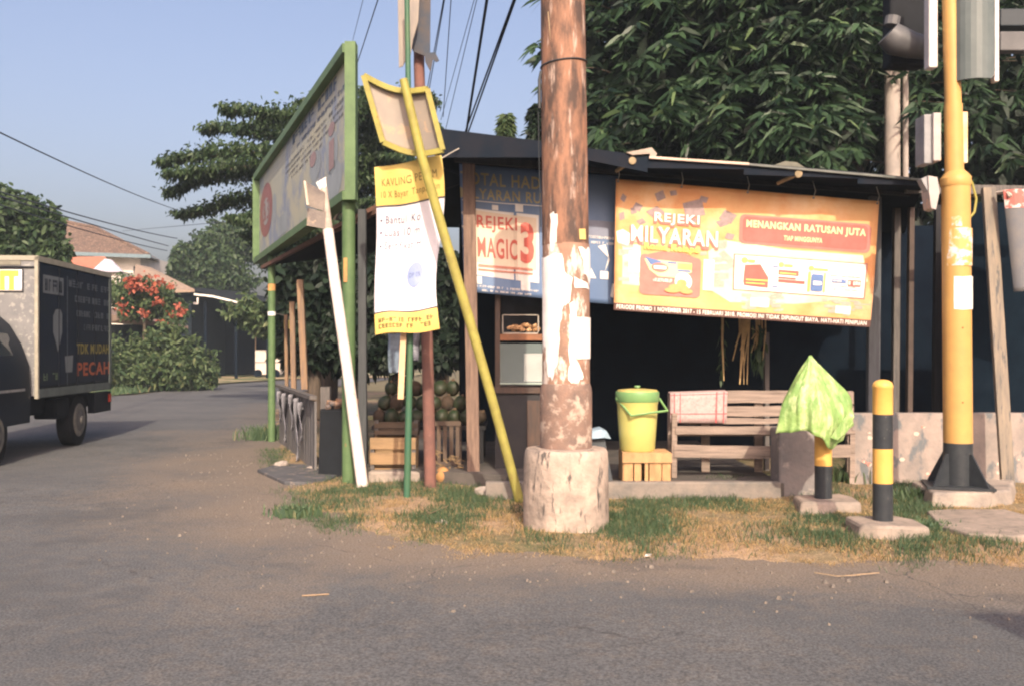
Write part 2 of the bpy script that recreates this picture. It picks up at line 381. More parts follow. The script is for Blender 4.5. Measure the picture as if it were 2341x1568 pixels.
for i, tr in enumerate(tiers):
    Yb = 22+random.uniform(-.9, .9)
    pts = [P(x, y, Yb) for x, y in tr]
    lim.tube([pts[0]]+[p-Vector((0, 0, .05)) for p in pts[1:]]+[Vector((bx, 22, pts[-1].z-.6))], [.01]+[.03]*(len(pts)-1)+[.07], 5)
    for a, b, k in zip(pts[:-1], pts[1:], range(20)):
        L = (b-a).length; n = int(L*900)
        for _ in range(n):
            u = random.random(); th = .02+.07*min(1, (k+u)/1.8)
            q = a.lerp(b, u); sp = random.gauss(0, .06+(.25 if k > 1 else .08)*1.0)
            pp.append((q.x+random.gauss(0, .05), q.y+sp*1.6, q.z-abs(random.gauss(0, th*.8))+.05+.035*math.sin(u*19+i)+.03*math.sin(u*47+i*2))); dd.append((random.uniform(-.8, .3), random.uniform(-.6, .6), -.55))
lim.build('limbs', bark, t)
c2 = np.concatenate([blob_pts(P(765, 430, 22.8), (.85, .9, 1.3), 7500, .9, .3, 5)[0], blob_pts(P(865, 370, 22.8), (.5, .8, 1.2), 5500, .9, .3, 6)[0], blob_pts(P(670, 570, 22.8), (.9, .8, .55), 4500, .9, .3, 7)[0]]); pp += c2.tolist(); dd += [(0, 0, -.4)]*len(c2)
leaf_cloud(pp, .105, .045, lf_mid, 'crown', t, .4, dd, .7)

def round_tree(name, label, cat, x, y, parts, n, leaf, mat, tr=True, group=None, h=None, dens=1.0, shell=.55):
    t = thing(name, (x, y, 0), label, cat, group)
    top = max(c[2] for c, r in parts)
    if tr: trunk('trunk', [(x, y, 0), (x+.05, y, top*.4), (x, y, top*.8)], [.16, .11, .05], bark, t)
    pts = []
    for i, (c, r) in enumerate(parts):
        p, d = blob_pts(c, r, int(n/len(parts)), shell, .35, i+x); pts.append(p)
    if cat == 'bush':
        for c, r in parts:
            for k in range(26):
                a = random.random()*6.28; e = random.uniform(.1, 1.4); d = Vector((math.cos(a)*math.cos(e), math.sin(a)*math.cos(e)-.2, math.sin(e)))
                p0 = Vector(c)+Vector((d.x*r[0], d.y*r[1], d.z*r[2]))*.8; L = random.uniform(.25, .75)
                q = [p0+d*L*random.random()+Vector((0, 0, .12*random.random())) for _ in range(22)]; pts.append(np.array([tuple(v) for v in q]))
    leaf_cloud(np.concatenate(pts), leaf, leaf*.5, mat, 'crown', t, .4)
    return t
def B(x, y, Y, rx, ry, depth=None):  # blob given by image position and size at distance Y
    return (tuple(P(x, y, Y)), (rx/F*Y, depth or (rx+ry)/2/F*Y, ry/F*Y))
round_tree('bushy_tree', 'rounded dense tree left of the billboard above the carport', 'tree', P(480, 800, 54).x, 54,
           [B(475, 600, 53, 80, 55), B(430, 610, 53, 42, 48), B(520, 560, 54, 70, 52), B(500, 653, 53, 80, 42), B(610, 560, 54, 45, 45), B(420, 645, 53, 34, 26)], 34000, .26, lf_mid)
round_tree('spreading_tree', 'dark spreading tree above the delivery truck', 'tree', P(20, 800, 26).x, 26,
           [B(20, 500, 26, 95, 62), B(90, 520, 26, 48, 45), B(-60, 520, 26, 90, 90), B(40, 590, 26, 100, 55), B(125, 575, 26, 28, 30)], 17000, .2, lf_mid)
for i, (x, Y) in enumerate(((715, 19), (800, 20), (900, 19), (1010, 22))):
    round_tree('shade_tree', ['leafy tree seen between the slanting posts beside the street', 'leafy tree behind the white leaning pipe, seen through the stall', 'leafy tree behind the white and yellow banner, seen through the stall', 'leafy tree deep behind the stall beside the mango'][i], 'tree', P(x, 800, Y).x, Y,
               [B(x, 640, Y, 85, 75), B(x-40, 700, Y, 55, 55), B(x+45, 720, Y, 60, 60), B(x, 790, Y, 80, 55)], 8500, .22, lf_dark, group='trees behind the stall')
# small conifer-like shrub tops beside the pole above the roof
def frond_tree(name, x0, y0, y1, Y, w, label, mat):
    b = P(x0, y1, Y); t = thing(name, (b.x, Y, 0), label, 'tree')
    top = P(x0, y0, Y); trunk('trunk', [(b.x, Y, 0), (b.x, Y, top.z)], [.09, .02], bark, t)
    pts = []; ds = []
    for k in range(2600):
        u = random.random(); z = lerp(top.z, b.z-1.2, u); a = random.random()*6.28; rr = w*(.15+.85*min(1, u*2.2))*random.random()**.6*(.6+.4*math.sin(z*22))
        pts.append((b.x+rr*math.cos(a), Y+rr*math.sin(a), z)); ds.append((math.cos(a), math.sin(a), -.35))
    leaf_cloud(pts, .15, .045, mat, 'crown', t, .5, ds, .3)
frond_tree('cypress', 1232, 240, 330, 15, .25, 'dark cypress tip just left of the rusty pole above the roof', lf_dark)
frond_tree('flowering_palm', 1157, 262, 318, 16, .085, 'slim yellowish plant tip standing alone against the sky', lf_bush)

# ---- bushes
def bush(label, x, parts, n, leaf, mat, Y, group=None):
    return round_tree('bush', label, 'bush', P(x, 800, Y).x, Y, parts, n, leaf, mat, False, group)
bush('big leafy bush on the far roadside right of the truck', 370, [B(365, 832, 33, 62, 58), B(300, 840, 33, 60, 55), B(420, 838, 33, 55, 55), B(462, 862, 33.5, 32, 24), B(280, 865, 32, 50, 28), B(390, 790, 33, 30, 28)], 17000, .17, lf_bush, 33)
bush('leafy branch hanging under the carport roof edge', 580, [B(575, 730, 34, 32, 22), B(608, 748, 34, 30, 22)], 1700, .19, lf_bush, 34)
t = thing('bougainvillea', (P(330, 800, 34.5).x, 34.5, 0), 'bougainvillea with red flowers above the far bush', 'plant')
pts = np.concatenate([blob_pts(*B(330, 685, 34.5, 68, 44), 6000, .8, .4, 3)[0], blob_pts(*B(390, 708, 34.5, 42, 26), 1800, .8, .4, 4)[0], blob_pts(*B(285, 670, 34.5, 40, 36), 1800, .8, .4, 6)[0]])
leaf_cloud(pts, .15, .08, lf_bush, 'foliage', t)
MB().tube([(P(330, 800, 34.5).x, 34.5, 0), P(330, 700, 34.5)], [.08, .04], 8).build('trunk', bark, t)
fl = []
for x, y, rx_, ry_, n in ((310, 655, 22, 9, 380), (300, 640, 18, 6, 200), (350, 662, 12, 8, 150), (362, 690, 12, 8, 120), (330, 715, 14, 6, 90), (405, 700, 9, 5, 60), (418, 712, 9, 5, 70), (372, 735, 12, 5, 80), (280, 700, 20, 12, 90), (395, 720, 22, 6, 60), (340, 630, 22, 6, 50), (360, 645, 20, 5, 60), (388, 655, 14, 5, 50)):
    c, r = B(x, y, 33.5, rx_*1.15, ry_*1.3, .3); fl.append(blob_pts(c, r, int(n*.42), 1, .3, x)[0])
leaf_cloud(np.concatenate(fl), .12, .1, leafmat('red bracts', (.26, .06, .04), (.4, .12, .07), .2), 'flowers', t)

# ------------------------------------------------------------------ far houses
tile = M('clay tiles', (.13, .085, .065), (.085, .06, .05), 3, c3=(.25, .17, .12), s3=9, bump=.6, bscale=12)
tile_or = M('orange tiles', (.42, .16, .1), (.32, .13, .085), 6)
wall_w = M('whitewash', (.62, .58, .52), (.5, .47, .43), 2)
h = thing('house', (P(240, 800, 55).x, 56, 0), 'two storey house with brown tiled hip roof beyond the truck', 'house')
a = P(217, 521, 58); L1 = P(96, 497, 58)
e1 = P(138, 577, 55); e2 = P(341, 584, 55); e3 = P(372, 599, 60); e0 = P(20, 575, 55); bk = P(60, 560, 63); bk2 = P(330, 575, 63)
m = MB(); m.add([e0, e1, e2, e3, a, L1, bk2, bk], [(0, 1, 4, 5), (1, 2, 4), (2, 3, 4), (3, 6, 4), (6, 7, 5, 4), (7, 0, 5)])
m.add([e0-Vector((0, 0, .12)), e1-Vector((0, 0, .12)), e2-Vector((0, 0, .12)), e3-Vector((0, 0, .12)), bk2-Vector((0, 0, .12)), bk-Vector((0, 0, .12))], [(0, 1, 2, 3, 4, 5)])
m.build('roof', tile, h)
MB().beam(P(150, 580, 54.9), P(345, 587, 54.9), .12, .2).build('gutter', M('blue grey gutter', (.16, .22, .25)), h)
MB().tube([e2, a], .12, 6).tube([a, L1], .12, 6).build('ridge_tiles', tile, h)
MB().box((P(30, 800, 55.6).x, 55.8, 0), (P(318, 800, 55.6).x, 62, P(0, 583, 55.6).z)).build('wall', wall_w, h)
MB().box((P(300, 800, 55.4).x, 55.72, 3.4), (P(312, 800, 55.4).x, 55.79, 6.0)).build('window', M('dark glass', (.03, .04, .05), rough=.2), h)
m = MB(); m.add([P(130, 588, 53), P(240, 587, 53), P(262, 618, 51), P(120, 612, 51)], [(0, 1, 2, 3)]); m.add([P(130, 588, 53)-Vector((0, 0, .1)), P(240, 587, 53)-Vector((0, 0, .1)), P(262, 618, 51)-Vector((0, 0, .1)), P(120, 612, 51)-Vector((0, 0, .1))], [(3, 2, 1, 0)])
m.build('porch_roof', tile_or, h)
MB().plate([P(206, 622, 50.8), P(240, 592, 50.8), P(252, 594, 50.8), P(280, 622, 50.8)], .2).build('gable', M('pale plaster gable', (.5, .49, .60)), h)
MB().box((P(180, 800, 51).x, 51.1, 0), (P(280, 800, 51).x, 55.7, P(0, 622, 51).z)).build('porch_wall', wall_w, h)
h = thing('house', (P(370, 800, 47).x, 48, 0), 'low house with a tan tiled roof slope behind the bougainvillea', 'house')
m = MB(); q = [P(310, 605, 50), P(345, 612, 50), P(445, 662, 45), P(300, 668, 45)]; m.add(q+[k-Vector((0, 0, .12)) for k in q], [(0, 1, 2, 3), (7, 6, 5, 4), (3, 2, 6, 7)])
m.build('roof', M('tan tiles', (.3, .22, .16), (.2, .15, .12), 5), h)
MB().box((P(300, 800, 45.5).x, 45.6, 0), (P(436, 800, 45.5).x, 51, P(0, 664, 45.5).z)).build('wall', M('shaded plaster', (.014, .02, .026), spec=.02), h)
# carport with a long thin roof
h = thing('carport', (P(500, 800, 47).x, 47, 0), 'dark open carport with a thin white roof edge across the side street', 'building')
ed = [P(365, 664, 46), P(486, 677, 46), P(558, 694, 46), P(604, 697, 46), P(720, 712, 46)]
m = MB()
for p0, p1 in zip(ed[:-1], ed[1:]):
    q = [p0, p1, p1+Vector((0, 6, .5)), p0+Vector((0, 6, .5))]; m.add(q+[k-Vector((0, 0, .05)) for k in q], [(0, 1, 2, 3), (7, 6, 5, 4)])
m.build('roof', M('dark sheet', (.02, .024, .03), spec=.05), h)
m = MB()
for p0, p1 in zip(ed[:-2], ed[1:-1]): m.beam(p0-Vector((0, .03, .02)), p1-Vector((0, .03, .02)), .05, .09)
m.build('fascia', M('white trim', (.75, .72, .68)), h)
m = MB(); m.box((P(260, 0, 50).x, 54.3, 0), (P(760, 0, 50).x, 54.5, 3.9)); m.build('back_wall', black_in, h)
for x in (400, 470, 540, 612): MB().beam(P(x, 690, 46.5), (P(x, 690, 46.5).x, 46.5, 0), .12, .12).build('post', black_in, h)
MB().beam(P(345, 694, 45.9), P(453, 694, 45.9), .05, .1).beam(P(452, 694, 45.9), P(452, 681, 45.9), .07, .07).build('gutter', MATS['white trim'], h)
m = MB(); q = [P(235, 716, 36), P(430, 748, 36.5), P(430, 745, 41), P(235, 700, 41)]; m.add(q+[k-Vector((0, 0, .06)) for k in q], [(0, 1, 2, 3), (7, 6, 5, 4), (0, 1, 5, 4)])
q = [P(235, 716, 35.9), P(300, 726, 35.9), P(428, 749, 36.4), P(235, 738, 35.9)]; m.plate(q, .05)
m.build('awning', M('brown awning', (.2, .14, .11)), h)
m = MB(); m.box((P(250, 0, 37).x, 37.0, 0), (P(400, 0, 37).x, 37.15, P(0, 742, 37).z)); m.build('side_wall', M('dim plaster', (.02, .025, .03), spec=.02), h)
t = thing('handcart', (P(602, 800, 49).x, 49, 0), 'white street vendor cart parked under the carport edge', 'cart')
x0, x1 = P(583, 0, 49).x, P(640, 0, 49).x; z0, z1 = P(0, 856, 49).z, P(0, 800, 49).z
MB().box((x0, 49, z0), (x1, 49.9, z1)).build('body', M('cream sheet', (.66, .58, .52), (.58, .5, .45)), t, bevel=.02)
MB().beam((x0-.01, 48.99, (z0+z1)/2), (x1, 48.99, (z0+z1)/2), .03, .05).build('trim', metal_grey, t)
zt = P(0, 762, 49).z
for xx in (x0+.02, x1-.02): MB().beam((xx, 49.02, z1), (xx, 49.02, zt), .04, .04).build('canopy_post', M('wood lath', (.4, .3, .2)), t)
MB().box((x0-.1, 48.9, zt), (x1+.1, 50.0, zt+.05)).build('canopy', M('canopy sheet', (.3, .28, .26)), t)
for xx in (x0+.15, x1-.2): MB().tube([(xx, 48.96, .2), (xx, 49.0, .2)], .2, 16).build('wheel', black_in, t)

# ------------------------------------------------------------------ printed sheets and lettering
def text_poly(s, bold=.02):
    c = bpy.data.curves.new('t', 'FONT'); c.body = s; c.offset = bold; c.space_character = 1.12; c.resolution_u = 3
    o = bpy.data.objects.new('t', c); COL.objects.link(o)
    bpy.context.view_layer.update()
    me = bpy.data.meshes.new_from_object(o)
    v = [tuple(x.co)[:2] for x in me.vertices]; f = [tuple(p.vertices) for p in me.polygons]
    bpy.data.objects.remove(o); bpy.data.curves.remove(c); bpy.data.meshes.remove(me)
    return v, f
class Sheet:
    """a sheet of print spanned by four corners, with soft ripples; u to the right, v upwards"""
    def __init__(s, tl, tr, br, bl, ripple=None, maxlen=.05):
        s.c = [Vector(k) for k in (tl, tr, br, bl)]
        s.W = ((s.c[1]-s.c[0]).length+(s.c[2]-s.c[3]).length)/2; s.H = ((s.c[3]-s.c[0]).length+(s.c[2]-s.c[1]).length)/2
        s.n = (s.c[3]-s.c[0]).cross(s.c[1]-s.c[0]).normalized()   # towards the viewer side
        s.rip = ripple; s.ml = maxlen
    def pt(s, u, v, off=0):
        p = s.c[3].lerp(s.c[2], u).lerp(s.c[0].lerp(s.c[1], u), v)
        if s.rip:
            d = s.rip(u, v); p = p+(Vector(d) if hasattr(d, '__len__') else s.n*d)
        return p+s.n*off
    def base(s, name, mat, parent=None, origin=None, t=.004, holes=()):
        nx = max(2, int(s.W/s.ml)); ny = max(2, int(s.H/s.ml))
        vs = []; fs = []
        for k in (0, -t):
            for j in range(ny+1):
                for i in range(nx+1): vs.append(s.pt(i/nx, j/ny, k))
        w = nx+1; off = w*(ny+1)
        for j in range(ny):
            for i in range(nx):
                a = j*w+i; fs.append((a, a+1, a+w+1, a+w)); fs.append((off+a+w, off+a+w+1, off+a+1, off+a))
        for i in range(nx): fs.append((off+i, off+i+1, i+1, i)); a = ny*w+i; fs.append((a, a+1, off+a+1, off+a))
        for j in range(ny): a = j*w; fs.append((a, a+w, off+a+w, off+a)); a = j*w+nx; fs.append((off+a, off+a+w, a+w, a))
        s.b = link_mesh(name, vs, fs, mat, parent, origin, True)
        return s.b
    def shape(s, name, polys, mat, parent, layer=1, d=.0035):
        if getattr(s, 'b', None) and s.b.parent == parent: parent = s.b
        bm = bmesh.new()
        for v, f in polys:
            vv = [bm.verts.new((x*s.W, y*s.H, 0)) for x, y in v]
            for q in f:
                try: bm.faces.new([vv[i] for i in q])
                except Exception: pass
        bmesh.ops.triangulate(bm, faces=bm.faces)
        if s.rip:
            for _ in range(5):
                es = [e for e in bm.edges if e.calc_length() > s.ml*1.3]
                if not es: break
                bmesh.ops.subdivide_edges(bm, edges=es, cuts=1); bmesh.ops.triangulate(bm, faces=bm.faces)
        for v in bm.verts: v.co = s.pt(v.co.x/s.W, v.co.y/s.H, d*layer)
        bm.normal_update()
        for f in bm.faces:
            if f.normal.dot(s.n) < 0: f.normal_flip()
        me = bpy.data.meshes.new(name); off = rootloc(parent)
        for v in bm.verts: v.co -= off
        bm.to_mesh(me); bm.free(); me.materials.append(mat)
        o = bpy.data.objects.new(name, me); COL.objects.link(o); o.parent = parent
        return o
    def text(s, txt, u0, v0, u1, v1, bold=.02, skew=0, rot=0, real=False):
        v, f = text_poly(txt, bold)
        xs = [a for a, b in v]; ys = [b for a, b in v]; x0, x1, y0, y1 = min(xs), max(xs), min(ys), max(ys)
        o = []
        for a, b in v:
            tx, ty = (a-x0)/(x1-x0), (b-y0)/(y1-y0)
            o.append((u0+(u1-u0)*tx+skew*ty, v0+(v1-v0)*ty+rot*tx))
        return (o, f)
def rect(u0, v0, u1, v1, sl=0): return ([(u0, v0), (u1, v0+sl), (u1, v1+sl), (u0, v1)], [(0, 1, 2, 3)])
def poly(*p): return (list(p), [tuple(range(len(p)))])
def ell(cu, cv, ru, rv, n=20, a0=0, a1=6.2832): return ([(cu+ru*math.cos(a0+(a1-a0)*i/n), cv+rv*math.sin(a0+(a1-a0)*i/n)) for i in range(n)], [tuple(range(n))])
def rrect(u0, v0, u1, v1, r, rv, sl=0):
    p = []
    for cx_, cy_, a in ((u1-r, v1-rv, 0), (u0+r, v1-rv, 90), (u0+r, v0+rv, 180), (u1-r, v0+rv, 270)):
        for k in range(5): an = R(a+k*22.5); x = cx_+r*math.cos(an); p.append((x, cy_+rv*math.sin(an)+sl*(x-u0)/(u1-u0)))
    return (p, [tuple(range(len(p)))])
def scribble(u0, v0, u1, v1, n, rs, wt=.3):
    """a row of worn, unreadable glyph strokes"""
    r = random.Random(rs); out = []; w = (u1-u0)/n
    for i in range(n):
        if r.random() < .12: continue
        a = u0+i*w; b = a+w*.78; h = v1-v0; tw = w*wt; th = h*.2
        if r.random() < .7: out.append(rect(a, v0, a+tw, v1))
        if r.random() < .45: out.append(rect(b-tw, v0, b, v1))
        if r.random() < .7: out.append(rect(a, v1-th, b, v1))
        if r.random() < .5: out.append(rect(a, v0, b, v0+th))
        if r.random() < .6: out.append(rect(a, v0+h*.42, b, v0+h*.42+th))
    return out

def ink(name, c, v=.82, s=9): return M(name, c, tuple(k*v for k in c), s, rough=.5)
# ---- orange banner
def rip_o(u, v): return .012*math.sin(u*13+v*2)*(.3+.7*(1-v))+.012*math.sin(u*31+v*5)*(1-v)+.03*math.exp(-((u-.78)/.03)**2)*v*.6-.02*math.sin(v*3.1)*math.sin(u*6)
S = Sheet(P(1408, 410, 9.72), P(2010, 461, 9.72), P(1989, 748, 9.74), P(1403, 709, 9.74), rip_o)
t = thing('banner', P(1700, 740, 9.72), 'orange and yellow promotional vinyl banner hung under the roof eave', 'banner')
yl = M('banner yellow', (.72, .41, .18), (.68, .3, .12), 1.4, rough=.5, hi=.6, c3=(.8, .62, .4), s3=1.1, lo3=.5, hi3=.75, bump=.5, bscale=3.5, bdist=.05)
S.base('sheet', yl, t)
red = ink('banner red', (.5, .19, .16)); redd = ink('banner dark red', (.38, .13, .11)); wht = ink('banner white', (.82, .76, .7), .95); pink = ink('banner pink', (.72, .38, .32), .8, 14); lyel = ink('banner letter yellow', (.85, .66, .16)); brn = ink('banner brown', (.12, .06, .05)); bluei = ink('banner blue', (.12, .2, .42)); cream = ink('banner cream', (.8, .66, .36), .93); gold = ink('banner biscuit', (.6, .34, .13)); greyp = ink('banner grey purple', (.36, .27, .27), .7, 20)
S.shape('pale_burst', [poly((.36, .5), (.42, .6), (.66, .56), (.95, .56), (.975, .36), (.9, .2), (.7, .14), (.45, .12), (.38, .2)), poly((.03, .2), (.03, .5), (.1, .52), (.1, .2))], M('banner light yellow', (.82, .7, .5), (.8, .6, .36), 2.2, rough=.5, lo=.4, hi=.62), t, .6)
S.shape('bottom_strip', [rect(0, 0, 1, .055)], brn, t, 1)
S.shape('lettering', [S.text('PERIODE PROMO 1 NOVEMBER 2017 - 15 FEBRUARI 2018. PROMOSI INI TIDAK DIPUNGUT BIAYA. HATI-HATI PENIPUAN', .01, .012, .985, .045, .02)], wht, t, 2)
# flying notes and note stacks
r_ = random.Random(3); q = []
for u, v, w, hh, a in ((.17, .9, .035, .07, .4), (.085, .8, .03, .06, -.5), (.155, .77, .06, .07, .7), (.07, .77, .022, .05, .2), (.3, .82, .075, .14, .25), (.335, .9, .03, .05, -.3), (.43, .78, .05, .09, -.5), (.41, .73, .04, .05, .5), (.285, .74, .05, .07, .3), (.44, .63, .03, .05, -.3), (.1, .69, .03, .04, .6), (.025, .72, .02, .06, .2), (.03, .86, .02, .05, 1), (.22, .93, .025, .04, .2)):
    ca, sa = math.cos(a), math.sin(a)
    q.append(([(u+(x*ca-y*sa)*w*.5, v+(x*sa+y*ca)*hh*.5) for x, y in ((-1, -1), (1, -.8), (1, 1), (-1, .8))], [(0, 1, 2, 3)]))
S.shape('flying_notes', q, greyp, t, 1)
q = []
for i in range(44):
    side = i % 2; u = (.01+.085*r_.random()) if side else (.33+.075*r_.random()); v = .22+.33*r_.random()
    w = .02+.03*r_.random(); q.append(rect(u, v, u+w, v+.02+.03*r_.random(), .01*r_.random()))
for i in range(60):
    u = (.49+.15*r_.random()) if i % 2 else (.8+.17*r_.random()); v = .065+.13*r_.random(); q.append(rect(u, v, u+.02+.02*r_.random(), v+.02*r_.random()+.008, .02*(r_.random()-.5)))
q.append(poly((.42, .52), (.4, .49), (.45, .39), (.5, .38)))
S.shape('note_stacks', q, pink, t, 1)
q = [rect(.055, .3, .1, .46), rect(.345, .2, .385, .44), rect(.06, .22, .095, .27), rect(.53, .1, .6, .17), rect(.86, .09, .92, .15), poly((.01, .52), (.05, .5), (.07, .58), (.03, .62), (.005, .6))]
S.shape('pale_notes', q, wht, t, 2)
# titles with shadow
S.shape('lettering_shadow', [S.text('REJEKI', .147, .662, .326, .768, .06), S.text('MILYARAN', .056, .512, .398, .655, .06)], red, t, 3)
S.shape('lettering', [S.text('REJEKI', .15, .682, .322, .772, .022), S.text('MILYARAN', .062, .538, .395, .662, .022)], wht, t, 4)
# packet
S.shape('packet', [rrect(.098, .135, .335, .445, .02, .03, -.0), poly((.12, .44), (.18, .475), (.27, .475), (.32, .44))], red, t, 2.2)
S.shape('packet_face', [poly((.115, .41), (.3, .4), (.3, .33), (.24, .28), (.17, .28), (.135, .33))], cream, t, 3.2)
S.shape('packet_blue', [poly((.117, .425), (.19, .395), (.14, .365)), rect(.205, .385, .24, .4), rect(.245, .33, .295, .345)], bluei, t, 4)
S.shape('packet_oval', [ell(.175, .35, .033, .036)], red, t, 4.4)
S.shape('packet_yellow', [rect(.245, .35, .3, .395)], lyel, t, 4.2)
S.shape('packet_white', [ell(.268, .255, .034, .07), rect(.152, .338, .2, .362), *scribble(.135, .24, .225, .265, 12, 5)], wht, t, 5)
S.shape('packet_biscuits', [ell(.25, .205, .04, .028), ell(.225, .18, .03, .02), ell(.28, .18, .026, .02), ell(.262, .24, .02, .03)], gold, t, 6)
S.shape('lettering', [S.text('Roma Kelapa', .113, .468, .325, .535, .035)], lyel, t, 5)
# red name board with gold letters
S.shape('plaque', [rrect(.475, .58, .975, .81, .02, .04, 0)], red, t, 1.2)
S.shape('plaque_inner', [rrect(.488, .6, .962, .795, .015, .03, 0)], redd, t, 2)
S.shape('lettering', [S.text('MENANGKAN RATUSAN JUTA', .5, .695, .955, .77, .04), S.text('TIAP MINGGUNYA', .645, .63, .79, .67, .035)], cream, t, 3)
# prize strip
S.shape('prize_panel', [rect(.458, .215, .97, .5)], red, t, 1.2)
S.shape('prize_panel_face', [rect(.464, .225, .964, .49)], wht, t, 2)
S.shape('prize_packet', [poly((.498, .29), (.502, .42), (.56, .43), (.592, .33), (.592, .25), (.502, .26)), rect(.63, .36, .71, .4), rect(.63, .3, .735, .325), rect(.63, .33, .7, .345), rrect(.9, .31, .95, .36, .005, .005)], redd, t, 3)
S.shape('prize_gold', [ell(.5, .455, .012, .022), rrect(.512, .44, .54, .462, .005, .008), ell(.64, .44, .011, .02), rrect(.652, .425, .685, .447, .005, .008), ell(.755, .43, .01, .018), rrect(.765, .415, .82, .432, .004, .006), rect(.508, .3, .59, .31), rect(.508, .275, .58, .283), rect(.635, .37, .7, .378), rect(.745, .245, .755, .4), rect(.805, .245, .812, .4)], lyel, t, 4)
S.shape('prize_blue', [rrect(.757, .25, .803, .385, .008, .015), rect(.838, .33, .893, .36), rect(.607, .26, .628, .27), rect(.607, .415, .628, .425)], bluei, t, 4)
S.shape('prize_text', [rect(.765, .3, .79, .33), ell(.792, .315, .006, .015), *scribble(.84, .337, .89, .352, 8, 2), *scribble(.902, .32, .948, .35, 5, 3)], wht, t, 5)
S.shape('small_print', scribble(.832, .38, .955, .388, 26, 4)+scribble(.838, .3, .945, .308, 22, 5)+scribble(.838, .275, .94, .283, 20, 6), ink('print grey', (.2, .16, .18)), t, 4)
for u_ in (0, .25, .5, .75, 1):
    a_ = S.pt(min(max(u_, .008), .992), .985, .004); MB().tube([a_, a_+Vector((.01, -.03, .06)), a_+Vector((0, .02, .16))], .004, 5).build('tie_cord', M('tie cord', (.45, .42, .38)), t)
    MB().tube([a_+Vector((0, .004, -.004)), a_+Vector((0, -.004, -.004))], .011, 10).build('eyelet', metal_grey, t)
# ---- blue banner behind the rusty pole
def rip_b(u, v): return .022*math.sin(u*15+v)*(1-v*.5)+.02*math.exp(-((u-.36)/.02)**2)
S = Sheet(P(1050, 376, 10.1), P(1414, 404, 10.02), P(1405, 697, 9.98), P(1062, 667, 10.1), rip_b)
t = thing('banner', P(1200, 680, 10.08), 'blue promotional banner hanging behind the rusty pole', 'banner')
blu = M('banner blue field', (.14, .21, .35), (.105, .165, .29), 2, rough=.5)
S.base('sheet', blu, t)
pap = ink('banner cream box', (.74, .6, .46), .9, 5); bw = ink('banner off white', (.74, .7, .66), .92)
S.shape('box_panel', [poly((.06, .14), (.07, .66), (.5, .645), (.5, .115))], bw, t, 1)
S.shape('box_face', [poly((.085, .24), (.09, .645), (.485, .62), (.485, .215))], pap, t, 2)
S.shape('box_cuts', [rect(.1, .205, .46, .225), rect(.1, .175, .46, .19), rect(.02, .3, .055, .36), rect(.01, .44, .05, .5)], ink('banner brick', (.6, .25, .18)), t, 3)
S.shape('bunting', [poly((.0, .62), (.05, .66), (.02, .58)), poly((.0, .52), (.05, .5), (.02, .45)), poly((.0, .36), (.05, .34), (.05, .26)), rect(.08, .07, .12, .13), rect(.38, .05, .44, .13), rect(.2, .66, .24, .7), rect(.35, .66, .4, .72), poly((.88, .44), (.93, .46), (.96, .34), (.93, .25), (.95, .36)), rect(.9, .19, .955, .25), poly((.97, .06), (.98, .16), (.995, .16), (.99, .05)), poly((.83, .19), (.84, .27), (.875, .19))], bw, t, 2)
S.shape('lettering', [S.text('REJEKI', .1, .48, .36, .61, .02), S.text('MAGIC', .1, .28, .36, .44, .02), S.text('3', .38, .26, .47, .58, .04)], ink('banner letter red', (.6, .13, .1)), t, 3.5)
S.shape('lettering', [S.text('TOTAL HADIAH', .005, .845, .66, .945, .02), S.text('MILYARAN RUPIAH', -.0, .735, .69, .82, .02)], ink('dull gold', (.42, .36, .2)), t, 2)
S.shape('underline', [rect(.01, .715, .72, .722)], bw, t, 2)
S.shape('small_print', scribble(.05, .045, .5, .06, 40, 8)+scribble(.12, .015, .45, .028, 30, 9)+scribble(.82, .5, .985, .52, 13, 10)+scribble(.8, .46, .985, .478, 15, 11), bw, t, 2)
S.shape('faded_band', [rect(.72, .52, .99, .64)], ink('banner slate', (.22, .24, .32)), t, 1)
# ---- white and yellow vertical banner
def rip_w(u, v):
    x = .06*math.sin((v-.05)*6.1)*(1 if u > .5 else .55)*(1-v*.15) - .02*math.sin(v*3.1)
    return Vector((-.55*x*(.6+.6*u)+.012, -.05*math.sin(v*7+1)-.03*math.sin(u*3.1)-.012*math.sin(u*9+v*4), .012*math.sin(u*7+v*2)))
S = Sheet(P(853, 388, 8.75), P(1003, 360, 8.75), P(1000, 754, 8.8), P(856, 766, 8.8), rip_w, .03)
t = thing('banner', P(930, 760, 8.78), 'narrow white and yellow vertical banner tied in front of the thin green pole', 'banner')
S.base('sheet', M('vinyl white', (.72, .7, .76), (.66, .64, .7), 3, rough=.45), t)
yb = M('vinyl yellow', (.66, .5, .15), (.6, .43, .12), 3, rough=.45); blk = ink('print black', (.05, .05, .07)); 
S.shape('yellow_band', [rect(0, .765, 1, 1)], yb, t, 1); S.shape('yellow_band', [rect(0, 0, 1, .125)], yb, t, 1)
S.shape('dark_line', [rect(0, .76, 1, .768), rect(0, .122, 1, .13)], blk, t, 1.6)
S.shape('lettering', [S.text('KAVLING PERUM', .1, .88, .9, .925, -.005), S.text('10 X Bayar Tanpa Bun', .08, .8, .93, .85, -.005)], ink('print olive', (.13, .1, .04)), t, 2)
S.shape('lettering', [S.text('Bantul Ko', .14, .66, .66, .705, .0), S.text('Luas 10 m', .13, .585, .66, .63, .0), S.text('Sertifikat H', .13, .505, .7, .55, .0), ell(.075, .68, .018, .007), ell(.07, .607, .018, .007), ell(.07, .525, .018, .007)], ink('print slate', (.12, .125, .19)), t, 2)
S.shape('oval_mark', [ell(.66, .34, .13, .075)], ink('print pale blue', (.22, .28, .48)), t, 2)
S.shape('lettering', [S.text('DP 0%', .57, .325, .75, .355, .02)], ink('print mid blue', (.12, .16, .3)), t, 3)
